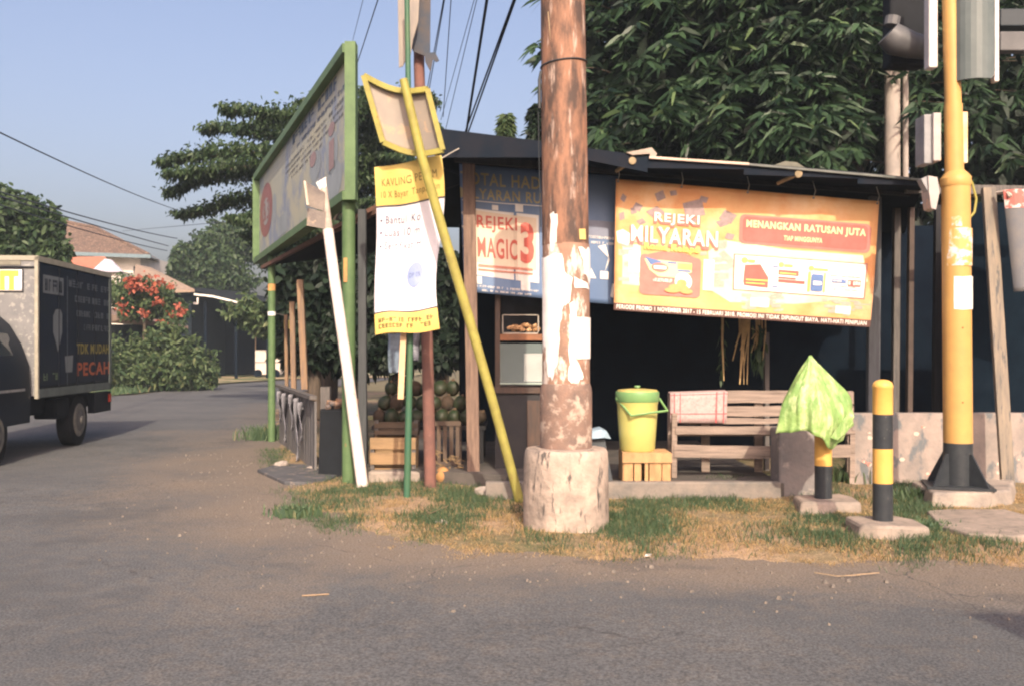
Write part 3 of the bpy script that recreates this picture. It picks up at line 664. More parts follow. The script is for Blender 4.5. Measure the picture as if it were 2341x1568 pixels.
S.shape('small_print', scribble(.06, .03, .94, .055, 16, 21, .3)+scribble(.06, .065, .94, .09, 15, 22, .3), ink('print olive', (.25, .19, .05)), t, 2)
MB().tube([P(990, 374, 8.74), P(1040, 345, 9.2), P(1050, 340, 9.3)], .006, 5).build('tie_string', M('string', (.5, .45, .38)), t)
MB().tube([P(858, 762, 8.84), P(998, 752, 8.84)], .012, 8).build('bottom_rod', yb, t)

# ------------------------------------------------------------------ green billboard
tN, bN = P(803, 112, 9.8), P(803, 448, 9.8); tF, bF = P(592, 407, 15.9), P(592, 598, 15.9)
t = thing('billboard', (tN.x, 10.3, 0), 'tall green framed billboard seen at a steep angle by the street', 'billboard')
dirv = (tF-tN).normalized(); nrm = Vector((dirv.y, -dirv.x, 0)).normalized()*-1
back = -nrm*.09
S = Sheet(tF, tN, bN, bF); 
if S.n.x > 0: S.n = -S.n
bbm = M('weathered billboard print', (.34, .35, .3), (.44, .41, .29), .8, rough=.5, c3=(.22, .25, .32), s3=1.5, lo3=.5, hi3=.62)
S.base('panel', bbm, t, t=.02)
S.shape('lettering', scribble(.42, .86, .97, .95, 17, 31, .35)+scribble(.52, .78, .96, .815, 26, 32), ink('faded blue', (.08, .11, .18)), t, 1)
S.shape('small_print', scribble(.4, .71, .95, .735, 34, 33)+scribble(.4, .66, .95, .68, 34, 34)+scribble(.42, .61, .95, .63, 30, 35)+scribble(.44, .56, .8, .58, 24, 36), ink('faded grey', (.14, .14, .15)), t, 1)
S.shape('emblem', [ell(.12, .52, .1, .3)], ink('faded red', (.3, .12, .11), .8), t, 1)
S.shape('emblem_face', [ell(.125, .5, .055, .15)], ink('faded white', (.34, .31, .3)), t, 2)
S.shape('emblem_mark', [S.text('&3', .08, .4, .17, .62, .0)], MATS['faded red'], t, 3)
S.shape('photo_patches', [rect(.3, .1, .42, .3), ell(.72, .45, .05, .12), ell(.86, .42, .05, .16), ell(.7, .22, .08, .12), ell(.88, .2, .06, .14), ell(.25, .45, .03, .15)], ink('faded photo', (.3, .33, .35), .8, 4), t, 1)
S.shape('photo_figures', [ell(.86, .6, .025, .05), rect(.84, .3, .88, .52), ell(.7, .52, .03, .06)], MATS['faded red'] if False else ink('faded rose', (.33, .22, .21)), t, 2)
m = MB(); fw = .09
out = nrm*.07
for a, b in ((tF, tN), (bF, bN), (tF, bF)):
    m.beam(a+out*.2, b+out*.2, .15, fw)
m.build('frame', green_paint, t)
m = MB(); m.beam(tN+Vector((0, 0, .05)), bN-Vector((0, 0, .05)), .105, .16); m.build('frame_post', green_paint, t)
MB().tube([P(797, 450, 9.9), (P(797, 1100, 9.9).x, 9.9, -.02)], .066, 16).build('leg', green_paint, t, smooth=True)
lp0 = P(621, 585, 14.7); MB().tube([lp0, (lp0.x, 14.7, -.02)], .055, 14).build('leg', green_paint, t, smooth=True)
MB().tube([(lp0.x, 14.7, P(0, 665, 14.7).z), (lp0.x, 14.7, P(0, 650, 14.7).z)], .057, 14).build('orange_sticker', M('orange sticker', (.62, .33, .1), (.4, .2, .1), 20), t)
MB().tube([(lp0.x, 14.7, P(0, 722, 14.7).z), (lp0.x, 14.7, P(0, 713, 14.7).z)], .059, 14).build('white_sticker', white_print, t)
m = MB(); xx = P(786, 0, 9.84).x
m.box((xx, 9.825, P(0, 645, 9.82).z), (xx+.035, 9.84, P(0, 590, 9.82).z)); m.build('orange_sticker', MATS['orange sticker'], t)

# ------------------------------------------------------------------ white leaning pipe with small boards
t = thing('leaning_signpost', P(828, 1108, 9.5), 'white leaning pipe carrying two small wooden boards', 'signpost')
t.location.z = 0
MB().tube([P(829, 1112, 9.5), P(795, 850, 9.52), P(765, 640, 9.54), P(750, 525, 9.56)], [.056, .053, .052, .05], 16).build('pipe', white_pipe, t, smooth=True)
MB().tube([P(751, 530, 9.56), P(741, 430, 9.58)], [.045, .03], 12).build('pipe_top', M('dirty white', (.5, .42, .36), (.3, .25, .22), 12), t, smooth=True)
oldb = M('old plywood', (.26, .22, .19), (.15, .13, .125), 5, c3=(.36, .28, .21), s3=4, bump=.4)
for k, q in enumerate(([(699, 416), (742, 440), (742, 484), (704, 472)], [(703, 476), (745, 486), (743, 524), (701, 516)])):
    MB().plate([P(x, y, 9.52+(.06 if x < 720 else 0)) for x, y in q], .025).build('board', oldb, t)
MB().plate([P(694, 414, 9.5), P(699, 415, 9.5), P(706, 470, 9.5), P(701, 469, 9.5)], .03).build('board_edge', M('pale edge', (.62, .52, .42)), t)
MB().plate([P(722, 418, 9.66), P(745, 405, 9.66), P(747, 437, 9.66), P(730, 434, 9.66)], .012).build('torn_paper', M('paper scrap', (.66, .64, .62), (.5, .48, .46), 15), t)

# ------------------------------------------------------------------ yellow leaning sign, seen from behind
t = thing('leaning_signpost', P(1190, 1150, 8.7), 'olive yellow leaning post with a square framed sign seen from behind', 'signpost')
t.location.z = 0
pole = [P(1191, 1155, 8.72), P(1130, 930, 8.66), P(1070, 720, 8.6), P(1010, 520, 8.5), P(960, 345, 8.42), P(930, 215, 8.36), P(922, 182, 8.36)]
MB().tube(pole, [.042, .042, .043, .042, .04, .036, .034], 14).build('pole', lime_pole, t, smooth=True)
def rip_y(u, v): return Vector((0, .07*math.sin(u*3.14)+.02, -.04*math.sin(u*3.14)*1.2))
S = Sheet(P(832, 174, 8.44), P(978, 205, 8.44), P(1013, 344, 8.48), P(876, 326, 8.48), rip_y, .05)
S.base('panel', M('sign back', (.32, .27, .22), (.24, .21, .19), 2, rough=.5, c3=(.38, .28, .2), s3=6), t, t=.006)
def edge_tube(pts, mat, r=.028): return MB().tube(pts, r, 6)
m = MB()
for seg in ([S.pt(i/8, 1, .035) for i in range(9)], [S.pt(i/8, 0, .035) for i in range(9)], [S.pt(0, i/4, .035) for i in range(5)], [S.pt(1, i/4, .035) for i in range(5)]):
    for a, b in zip(seg[:-1], seg[1:]): m.beam(a, b, .045, .045, up=(0, 1, 0))
m.build('frame', lime_pole, t)

# ------------------------------------------------------------------ thin poles near the banner
t = thing('thin_pole', P(931, 1150, 8.85), 'thin dark green metal pole planted in the grass behind the vertical banner', 'pole'); t.location.z = 0
MB().tube([P(930, 1152, 8.9), P(938, 760, 8.9), P(936, 400, 8.95), P(932, 100, 9.0), P(930, -30, 9.0)], [.032, .028, .026, .024, .024], 12).build('shaft', dark_green, t, smooth=True)
t = thing('wooden_batten', P(917, 912, 8.86), 'pale wooden batten hanging below the vertical banner', 'batten')
MB().beam(P(916, 912, 8.84), P(931, 560, 8.86), .052, .02).build('batten', M('pale lath', (.62, .44, .28), (.5, .34, .2), 6), t)
t = thing('steel_pole', P(983, 1120, 9.6), 'slim brownish red painted steel pole beside the thin green pole', 'pole'); t.location.z = 0
MB().tube([P(984, 1122, 9.6), P(977, 800, 9.6), P(966, 400, 9.6), P(958, 150, 9.6), P(957, -40, 9.6)], [.058, .056, .054, .052, .05], 14).build('shaft', M('brown red paint', (.21, .1, .08), (.14, .075, .065), 5, c3=(.28, .17, .13), s3=12, lo3=.62, hi3=.7), t, smooth=True)
t = thing('torn_board', P(935, 150, 9.3), 'weathered board with ragged dark edges fixed high on the two slim poles', 'board')
m = MB(); m.plate([P(x, y, 9.3) for x, y in ((908, -80), (962, -80), (956, 50), (944, 92), (938, 130), (930, 132), (921, 152), (912, 155))], .015); m.build('panel', M('bleached board', (.3, .26, .22), (.2, .18, .17), 4, stretch=(4, 4, .6)), t)
m = MB(); m.plate([P(x, y, 9.45) for x, y in ((962, -80), (985, -80), (983, 122), (970, 128), (944, 118), (936, 98), (950, 70))], .015); m.plate([P(x, y, 9.44) for x, y in ((970, 122), (995, 120), (1004, 139), (997, 143), (990, 136), (984, 165), (972, 142))], .012)
m.plate([P(x, y, 9.33) for x, y in ((912, 150), (921, 132), (921, 152))], .01)
m.build('torn_flap', M('dark tarpaulin', (.045, .06, .085), (.09, .075, .07), 5), t)

# ------------------------------------------------------------------ rusty utility pole
rust = M('rusty steel', (.27, .14, .09), (.075, .05, .042), 5, rough=.75, lo=.42, hi=.62, stretch=(2.2, 2.2, .6), c3=(.48, .36, .3), s3=7, lo3=.55, hi3=.66, st3=(2.2, 2.2, .35), bump=.5, bscale=60, bdist=.004)
rust_low = M('rust and whitewash', (.2, .13, .1), (.34, .2, .14), 9, rough=.75, c3=(.6, .52, .46), s3=7, lo3=.52, hi3=.6, st3=(1.6, 1.6, .7), bump=.5, bscale=60, bdist=.004)
pc = G(1294, 1190); pc = Vector(((1294-CX)/F*7.55, 7.55, 0))
rr = lambda px: px/2/F*7.55
zz = lambda y: P(0, y, 7.55).z
t = thing('utility_pole', pc, 'thick rusty steel utility pole standing in a round concrete footing', 'pole')
prof = [(rr(119), zz(1028)), (rr(119), zz(895)), (rr(116), zz(884)), (rr(110), zz(876))]
MB().lathe(pc, [(r, z) for r, z in prof], 32).build('sleeve', M('rusted sleeve', (.27, .17, .13), (.15, .11, .095), 5, c3=(.42, .33, .27), s3=8, lo3=.52, hi3=.62, bump=.5), t, smooth=True)
MB().lathe(pc, [(rr(109), zz(878)), (rr(107.5), zz(560))], 32).build('lower_shaft', rust_low, t, smooth=True)
ax = Vector((rr(-12), 0, 0))
MB().tube([pc+Vector((0, 0, zz(562)))-Vector((rr(2), 0, 0)), pc+Vector((rr(-10), 0, zz(200))), pc+Vector((rr(-16), 0, zz(-60)))], [rr(107), rr(103), rr(101)], 32).build('upper_shaft', rust, t, smooth=True)
m = MB()
m.tube([pc+Vector((rr(-10)+rr(106)*math.cos(a), rr(106)*math.sin(a), zz(150)+.02*math.cos(a))) for a in fr(0, 6.283, 30)], .006, 5); m.build('wire_band', black_post, t)
MB().tube([pc+Vector((rr(-113), -.02, zz(165))), pc+Vector((rr(-122), -.02, zz(185))), pc+Vector((rr(-121), -.02, zz(250)))], .012, 6).tube([pc+Vector((rr(-121), 0, zz(175))), pc+Vector((rr(-128), 0, zz(210))), pc+Vector((rr(-124), 0, zz(340))), pc+Vector((rr(-116), 0, zz(520)))], .004, 5).build('cable', black_post, t)
MB().tube([pc+Vector((rr(-84), -rr(72), zz(40))), pc+Vector((rr(-74), -rr(78), zz(95))), pc+Vector((rr(-60), -rr(86), zz(160)))], .005, 5).build('cord', M('tan cord', (.45, .33, .2)), t)
# concrete footing
cb = [(rr(196), -.03), (rr(194), zz(1120)), (rr(193), zz(1050)), (rr(188), zz(1030)), (rr(180), zz(1024)), (rr(112), zz(1022))]
o = MB(); o._lathe(pc, cb, 48)
for v in o.v:
    k = noise.noise(v*4)*.012+noise.noise(v*14)*.005; d = Vector((v.x-pc.x, v.y-pc.y, 0)); v += d.normalized()*k
o.build('footing', M('footing concrete', (.44, .35, .29), (.25, .205, .175), 6, bump=.8, bscale=22, bdist=.014, c3=(.09, .08, .075), s3=8, lo3=.57, hi3=.64, st3=(2.4, 2.4, .5)), t, smooth=True)
def curved_patch(name, pts, rad, mat, off=.004, seg=7, c=None, cx_=0):
    """paper glued round the pole: outline in (angle degrees, z)"""
    c = c or pc; bm = bmesh.new()
    vs = [bm.verts.new((R(a), z, 0)) for a, z in pts]; bm.faces.new(vs); bmesh.ops.triangulate(bm, faces=bm.faces)
    for _ in range(4):
        es = [e for e in bm.edges if abs(e.verts[0].co.x-e.verts[1].co.x) > R(9) or e.calc_length() > .5]
        if not es: break
        bmesh.ops.subdivide_edges(bm, edges=es, cuts=1); bmesh.ops.triangulate(bm, faces=bm.faces)
    mb = MB(); vv = []
    for v in bm.verts:
        a, z = v.co.x, v.co.y; r = rad+off+.003*noise.noise(Vector((a*5, z*9, 0)))
        vv.append((c.x+cx_+r*math.sin(a), c.y-r*math.cos(a), z))
    mb.add(vv, [tuple(v.index for v in f.verts) for f in bm.faces]); bm.free()
    return mb.build(name, mat, t, smooth=True)
paper = M('pasted paper', (.84, .8, .78), (.7, .66, .64), 7, rough=.7)
def A(px, c=1294, half=54): return math.degrees(math.asin(max(-.999, min(.999, (px-c)/half))))
def ragged(pts, n=5, k=.02, ka=2.5, seed=1):
    r = random.Random(seed); out = []
    for (a, z), (b, w) in zip(pts, pts[1:]+pts[:1]):
        for i in range(n): out.append((a+(b-a)*i/n+r.uniform(-ka, ka)*(i > 0), z+(w-z)*i/n+r.uniform(-k, k)*(i > 0)))
    return out
RB = rr(108.5)
curved_patch('torn_poster', ragged([(-85, zz(590)), (A(1282), zz(586)), (A(1288), zz(625)), (A(1306), zz(640)), (A(1300), zz(690)), (A(1286), zz(700)), (A(1278), zz(740)), (A(1274), zz(820)), (A(1262), zz(868)), (A(1250), zz(850)), (A(1247), zz(790)), (-75, zz(800))], 4), RB, paper)
curved_patch('torn_poster', ragged([(A(1297), zz(690)), (A(1312), zz(700)), (A(1318), zz(790)), (A(1306), zz(850)), (A(1296), zz(800)), (A(1300), zz(740))], 4, seed=2), RB, paper)
curved_patch('poster', [(A(1314), zz(727)), (A(1347), zz(727)), (A(1347), zz(820)), (A(1316), zz(820))], RB, paper, .007)
curved_patch('torn_poster', ragged([(A(1318), zz(570)), (A(1346), zz(572)), (84, zz(620)), (A(1344), zz(655)), (A(1332), zz(630)), (A(1330), zz(600))], 4, seed=3), RB, paper)
curved_patch('torn_poster', ragged([(A(1308), zz(636)), (A(1340), zz(650)), (A(1345), zz(665)), (A(1310), zz(662))], 3, .01, seed=4), RB, paper)
curved_patch('torn_poster', ragged([(A(1256), zz(496)), (A(1272), zz(496)), (A(1270), zz(560)), (A(1258), zz(580))], 4, seed=5), RB-.003, paper)
curved_patch('torn_poster', ragged([(A(1300), zz(820)), (A(1318), zz(828)), (A(1330), zz(860)), (A(1312), zz(874)), (A(1296), zz(866))], 4, seed=6), RB, paper)
curved_patch('sticker', [(A(1320), zz(530)), (A(1335), zz(528)), (A(1336), zz(552)), (A(1321), zz(553))], RB-.002, M('yellow sticker', (.75, .55, .2)), .006)
# ------------------------------------------------------------------ bollards
def bollard(c, label, seed):
    t = thing('bollard', c, label, 'bollard', 'black and yellow bollards on concrete blocks')
    r = .071; zb = .10; ztop = 1.135
    bands = [(zb, .40, black_post, 'black_band'), (.40, .70, yellow_post, 'yellow_band'), (.70, .955, black_post, 'black_band')]
    bands = [(zb, .385, black_post, 'black_band'), (.385, .635, yellow_post, 'yellow_band'), (.635, .885, black_post, 'black_band')]
    for z0, z1, mt, nm in bands: MB().lathe(c, [(r, z0), (r, z1)], 28).build(nm, mt, t, smooth=True)
    MB().lathe(c, [(r, .885), (r, 1.075), (r*1.03, 1.078), (r*1.03, 1.092), (r*.93, 1.112), (r*.65, 1.128), (r*.3, 1.135), (.002, 1.1365)], 28).build('cap', yellow_post, t, smooth=True)
    rn = random.Random(seed)
    j = lambda: rn.uniform(-.02, .02)
    w = .2
    q = [(-w-.03, -w+.02), (-w*.2, -w-.05), (w+.03, -w-.02), (w+.06, w*.3), (w, w+.05), (-w, w)]
    m = MB(); m.hexa([(c.x+x*1.12+j(), c.y+y*1.12+j(), -.03) for x, y in q], [(c.x+x+j(), c.y+y+j(), .115+j()*.5) for x, y in q])
    m.build('concrete_block', concrete_lt, t, bevel=.025)
    return t
b1 = Vector(((2018-CX)/F*7.25, 7.25, 0)); bollard(b1, 'uncovered black and yellow bollard in the grass beside the traffic light pole', 1)
b2 = Vector(((1882-CX)/F*8.35, 8.35, 0)); bollard(b2, 'bollard mostly hidden under the lime green sack', 4)
# ---- green sack over the second bollard
t = thing('sack', b2, 'lime green woven plastic sack draped like a cone over the rear bollard', 'sack')
NA = 72; sv = []; levels = [0, .04, .1, .2, .32, .45, .58, .7, .82, .92, 1.0]
zt = P(0, 812, 8.3).z
apx = P(1853, 812, 8.32)
for li, l in enumerate(levels):
    for k in range(NA):
        a = 2*math.pi*k/NA; ca, sa = math.cos(a), math.sin(a)   # a=0 -> +x (right), -90 -> front
        hems = [(-180, .655), (-150, .67), (-120, .69), (-95, .64), (-75, .545), (-55, .53), (-35, .6), (-15, .72), (10, .80), (60, .72), (120, .66), (180, .655)]
        da = (math.degrees(a)+180) % 360-180
        for (h0, z0), (h1, z1) in zip(hems[:-1], hems[1:]):
            if h0 <= da <= h1: zh = lerp(z0, z1, sm((da-h0)/(h1-h0))); break
        l2 = l if l < .75 else l
        w = .75*min(1, l/.62)+.25*l
        dia = 1/((abs(ca)**1.35+abs(sa)**1.35)**(1/1.35)); dia = lerp(1, dia, min(1, l*1.6)); Rx = (.335 if ca < 0 else .31)*w*dia; Ry = .26*w*dia
        tk = 1-.34*sm((l-.7)/.3)*math.exp(-((da+65)/34)**2)
        fold = 1+l*(.07*math.sin(a*5+1+l*2)+.045*math.sin(a*11+3*l)+.035*math.sin(a*19+1.5*math.sin(l*3))+.02*math.sin(a*29))
        if l < .03: Rx = Ry = .014; fold = 1
        cr = .014*noise.noise(Vector((ca*3, sa*3, l*4)))+.006*noise.noise(Vector((ca*9, sa*9, l*9)))
        cx0 = lerp(apx.x, b2.x-.07, min(1, l*1.5))
        z = lerp(zt, zh, l)+.008*noise.noise(Vector((ca*6, sa*6, l*9)))
        sv.append((cx0+ca*(Rx*fold+cr*(l > .05))*tk, 8.33+sa*(Ry*fold+cr*(l > .05))*tk, z))
sf = [(i*NA+k, (i+1)*NA+k, (i+1)*NA+(k+1) % NA, i*NA+(k+1) % NA) for i in range(len(levels)-1) for k in range(NA)]
sf.append(tuple(reversed(range(NA))))
sack_m = M('woven sack', (.27, .42, .13), (.17, .3, .09), 6, rough=.42, c3=(.48, .58, .28), s3=7, lo3=.5, hi3=.68, st3=(2.5, 2.5, .7), bump=.7, bscale=24, bdist=.014, spec=.5)
o = link_mesh('cloth', sv, sf, sack_m, t); bm = bmesh.new(); bm.from_mesh(o.data); bmesh.ops.recalc_face_normals(bm, faces=bm.faces); bm.to_mesh(o.data); bm.free()
o.data.polygons.foreach_set('use_smooth', [True]*len(o.data.polygons))
md = o.modifiers.new('sub', 'SUBSURF'); md.levels = 1; md.render_levels = 1
md = o.modifiers.new('solid', 'SOLIDIFY'); md.thickness = .004
# ---- bag flap hanging at the right
m = MB(); m.add([P(1948, 935, 8.2), P(1953, 952, 8.15), P(1938, 985, 8.15), P(1915, 1005, 8.1), P(1898, 1000, 8.14), P(1925, 962, 8.12)], [(0, 1, 2, 5), (5, 2, 3, 4)])
m.build('flap', sack_m, t)

# ------------------------------------------------------------------ traffic light pole
tc = Vector(((2189-CX)/F*8.75, 8.75, 0)); tY = 8.75
TP = lambda x, y, dy=0: P(x, y, tY+dy)
t = thing('traffic_light', tc, 'yellow traffic light pole with a finned black base on a concrete plinth', 'traffic light')
MB().tube([TP(2190, 1012), TP(2185, 425)], [.122, .119], 32).build('lower_pole', ochre, t, smooth=True)
MB().tube([TP(2184.5, 428), TP(2184.5, 422), TP(2184, 408), TP(2183, 400), TP(2182, 392)], [.122, .13, .13, .105, .078], 32).build('collar', ochre, t, smooth=True)
MB().tube([TP(2182, 396), TP(2179, 240)], [.079, .077], 24).tube([TP(2179, 243), TP(2171, -60)], [.07, .068], 24).build('upper_pole', ochre, t, smooth=True)
MB().tube([TP(2190, 1011), TP(2190, 1108)], [.1225, .124], 32).build('base_sleeve', black_post, t, smooth=True)
zb = TP(0, 1108).z
for k in range(4):
    a = R(28+90*k); d = Vector((math.cos(a), math.sin(a), 0)); n = Vector((-d.y, d.x, 0))*.008
    p0 = Vector((tc.x, tc.y, TP(0, 1035).z)); q = [p0+d*.1, p0+d*.15, Vector((tc.x, tc.y, zb))+d*.32, Vector((tc.x, tc.y, zb))+d*.1]
    MB().hexa([x-n for x in q], [x+n for x in q]).build('fin', black_post, t)
m = MB(); h2 = .3
q = [(tc.x+h2*1.28*math.cos(R(a)), tc.y+h2*1.28*math.sin(R(a))) for a in (28+0, 118, 208, 298)]
m.hexa([(x, y, zb-.012) for x, y in q], [(x, y, zb+.008) for x, y in q]); m.build('base_plate', black_post, t)
pl = [(2085, 1103, 9.1), (2133, 1128, 8.42), (2262, 1128, 8.4), (2310, 1118, 8.6), (2318, 1100, 9.2), (2150, 1090, 9.5)]
ptz = zb-.013; m = MB(); tp = [(P(x, 0, Y).x, Y, ptz-.004*(i % 2)) for i, (x, y, Y) in enumerate(pl)]
m.hexa([(x+(x-tc.x)*.08, y+(y-tc.y)*.08, -.05) for x, y, z in tp], tp); m.build('plinth', concrete, t, bevel=.02)
MB().tube([TP(2207, 398, -.05), TP(2222, 418, -.05), TP(2232, 455, -.05), TP(2228, 485, -.05), TP(2212, 505, -.05)], .011, 8).build('cable_loop', lime_pole, t, smooth=True)
# stickers
t_tl = t
def polestick(x0, y0, x1, y1, mt, nm, cx_=2188, half=31, yj=0):
    global t
    c = Vector((TP(cx_, 0).x, tY, 0))
    curved_patch(nm, ragged([(A(x0, cx_, half), TP(0, y0).z), (A(x1, cx_, half), TP(0, y0).z), (A(x1, cx_, half), TP(0, y1).z), (A(x0, cx_, half), TP(0, y1).z)], 3, .008, 1, x0), .121, mt, .004, c=c)
stk = M('weathered sticker', (.62, .58, .56), (.55, .34, .12), 12, rough=.5, lo=.45, hi=.55)
polestick(2160, 525, 2213, 610, stk, 'torn_sticker'); polestick(2166, 500, 2185, 522, stk, 'torn_sticker', 2187)
polestick(2170, 634, 2216, 708, paper, 'paper_notice')
for y in (748, 918): MB().tube([TP(2187+14, y, -.119), TP(2187+14, y+3, -.119)], .008, 6).build('bolt', M('rust stain', (.2, .08, .03)), t)
# signal heads
pale = M('pale edge metal', (.66, .6, .58), (.5, .46, .45), 6, rough=.4); hsg = M('grey green housing', (.13, .15, .15), (.1, .12, .12), 4, rough=.35); dkh = M('dark housing', (.03, .04, .05), rough=.4)
def pbox(x0, y0, x1, y1, Y, d, name, mt, bev=.01, parent=None):
    a = P(x0, y1, Y); b = P(x1, y0, Y)
    return MB().box((a.x, Y, a.z), (b.x, Y+d, b.z)).build(name, mt, parent or t, bevel=bev)
pbox(2035, -90, 2122, 150, 9.35, .22, 'signal_head', M('soot housing', (.012, .014, .018)), .03)
pbox(2124, -90, 2145, 155, 8.78, .12, 'backing_plate', pale, .015)
# large right housing, curved like a hooded cabinet
m = MB(); prof = []
for k in range(13):
    a = math.pi*k/12; prof.append((.18*math.cos(a), -.15*math.sin(a)))
cxx = P(2236, 0, 8.65).x
m.hexa([(cxx+x, 8.72+y, P(0, 178+(-14 if x > .1 else 6), 8.65).z) for x, y in prof], [(cxx+x, 8.72+y, P(0, -90, 8.65).z) for x, y in prof]); m.build('signal_head', hsg, t)
pbox(2274, -90, 2285, 187, 8.62, .08, 'backing_plate', pale, .01)
# side visors on the mast behind
v = MB(); v.tube([P(2030, 78, 9.2), P(2045, 92, 9.2), P(2085, 105, 9.2), P(2125, 112, 9.2)], [.12, .14, .12, .1], 12); v.build('visor', M('dim visor', (.12, .12, .125), (.08, .08, .085), 4, rough=.5), t, smooth=True)
v = MB(); v.tube([P(2038, 60, 9.2), P(2042, 40, 9.2)], [.07, .07], 10); v.build('visor_neck', MATS['dim visor'], t)
pbox(2287, 72, 2370, 116, 9.0, .12, 'crossarm', MATS['dim visor'])
pbox(2287, 20, 2420, 60, 9.15, .2, 'signal_head', dkh)
# small control boxes
bx_ = M('faded box', (.42, .37, .35), (.3, .28, .28), 5, rough=.5, c3=(.66, .42, .26), s3=5, lo3=.56, hi3=.62)
pbox(2113, 262, 2134, 374, 8.78, .2, 'control_box', M('grey box', (.3, .3, .31)), .006); pbox(2134, 258, 2152, 368, 8.74, .2, 'control_box', bx_, .006)
pbox(2197, 256, 2213, 373, 8.72, .14, 'control_box', M('peach box', (.68, .42, .22), (.7, .55, .42), 4), .006)
m = MB(); m.plate([P(x, y, 8.7) for x, y in ((2122, 402), (2143, 406), (2148, 440), (2140, 480), (2129, 476), (2124, 440))], .16); m.build('pedestrian_signal', bx_, t)
m = MB(); m.plate([P(x, y, 8.72) for x, y in ((2106, 410), (2122, 402), (2121, 438))], .1); m.build('visor', MATS['grey box'], t)
# slab in front of the plinth
m = MB(); q = [(2118, 1166), (2170, 1162), (2300, 1164), (2400, 1190), (2400, 1215), (2330, 1224), (2215, 1218), (2150, 1200)]
tp = [G(x, y, .06) for x, y in q]; tp = [Vector((v.x, v.y, .062+.006*noise.noise(v*3))) for v in tp]
m.hexa([(v.x, v.y, -.06) for v in tp], tp); o = m.build('stone_slab', concrete_lt, None, origin=(tp[0].x, tp[0].y, 0), bevel=.015)
tag(o, 'flat broken concrete slab in the grass in front of the traffic light plinth', 'slab')

# ------------------------------------------------------------------ delivery truck
Cn = Vector((-.4767*12.5, 12.5, 0)); sd = Vector((-.082, .9966, 0)); fd = Vector((-.9966, -.082, 0))
t = thing('box_truck', Cn, 'small delivery truck with a grey and navy cargo box at the left edge', 'truck')
def T(a, b, z): return Cn+fd*a+sd*b+Vector((0, 0, z))
def tb(a0, b0, z0, a1, b1, z1, name, mt, bev=0, mb=None):
    m = mb or MB(); m.hexa([T(a0, b0, z0), T(a1, b0, z0), T(a1, b1, z0), T(a0, b1, z0)], [T(a0, b0, z1), T(a1, b0, z1), T(a1, b1, z1), T(a0, b1, z1)])
    return m if mb else m.build(name, mt, t, bevel=bev)
galv = M('galvanised panel', (.2, .2, .2), (.14, .142, .15), 4, rough=.45, c3=(.27, .265, .25), s3=14)
navy = M('navy print', (.006, .012, .03), (.009, .015, .026), 3, rough=.5, spec=.15); tblack = M('truck black', (.008, .01, .016), rough=.6, spec=.1)
tb(0, 0, .77, 1.75, 2.85, 2.5, 'cargo_box', galv, .01)
m = MB()
tb(-.012, -.015, .74, .03, .03, 2.52, '', None, mb=m); tb(-.012, -.015, 2.47, 1.76, .03, 2.53, '', None, mb=m); tb(-.015, 0, 2.46, .03, 2.87, 2.53, '', None, mb=m)
m.build('corner_trim', M('bright trim', (.34, .32, .26), rough=.4), t)
m = MB(); tb(-.014, 0.03, .75, .0, 2.87, .86, '', None, mb=m); tb(-.014, 2.78, .75, 0, 2.87, 2.5, '', None, mb=m); m.build('side_rail', M('dull rail', (.09, .11, .11), rough=.6), t)
tb(.03, -.02, 2.375, 1.75, .0, 2.395, 'seam', tblack)
S = Sheet(T(-.004, .04, 2.46), T(-.004, 2.78, 2.46), T(-.004, 2.78, .86), T(-.004, .04, .86))
if S.n.x < 0: S.n = -S.n
S.base('side_print', navy, t, t=.003)
def su(x): # image x at the side panel to u
    k = (x-CX)/F; b = (k*Cn.y-Cn.x)/(sd.x-k*sd.y); return (b-.04)/2.74
def sv_(x, y):
    b = su(x)*2.74+.04; Y = Cn.y+sd.y*b; z = CAMZ+(HY-y)/F*Y; return (z-.86)/1.6
def srect(x0, y0, x1, y1): return rect(su(x0), sv_(x0, y1), su(x1), sv_(x1, y0))
def uvs(*p): return poly(*[(su(x), sv_(x, y)) for x, y in p])
gr = ink('print dim grey', (.15, .17, .19)); gb = ink('print steel', (.11, .13, .16), .6, 20)
S.shape('panel_lines', [srect(152, 632, 153.5, 880), srect(98, 836, 146, 838)], gb, t, 1)
S.shape('white_label', [srect(97, 637, 144, 670)], gr, t, 1); S.shape('label_print', scribble(su(101), sv_(97, 664), su(141), sv_(144, 645), 9, 51), navy, t, 2)
S.shape('bottle_print', [uvs((120, 722), (126, 708), (136, 707), (141, 718), (141, 760), (136, 785), (131, 805), (127, 785), (120, 760)), ], gr, t, 1)
S.shape('cup_print', [uvs((147, 814), (166, 812), (164, 850), (149, 851))], gr, t, 1)
rows = []
for i, (xa, y0, y1) in enumerate(((156, 650, 664), (170, 682, 696), (174, 714, 727), (191, 744, 757))):
    rows += scribble(su(xa), (sv_(xa, y1)+sv_(248, y1))/2, su(206), (sv_(xa, y0)+sv_(248, y0))/2, 6, 60+i, .36)+scribble(su(209), (sv_(xa, y1)+sv_(248, y1))/2, su(249), (sv_(xa, y0)+sv_(248, y0))/2, 6, 70+i, .36)
S.shape('text_rows', rows, gb, t, 1)
S.shape('lettering', [S.text('TDK MUDAH', su(174), sv_(212, 809), su(248), sv_(212, 786), .03)], ink('print olive yellow', (.24, .2, .05)), t, 1)
S.shape('lettering', [S.text('PECAH', su(175), sv_(212, 857), su(249), sv_(212, 827), .03)], ink('print red orange', (.36, .09, .04)), t, 1)
S.shape('green_print', scribble(su(98), sv_(120, 868), su(145), sv_(120, 852), 7, 80), ink('print moss', (.12, .17, .1)), t, 1)
S2 = Sheet(T(1.3, -.012, 2.36), T(.17, -.012, 2.36), T(.17, -.012, 2.08), T(1.3, -.012, 2.08))
if S2.n.y > 0: S2.n = -S2.n
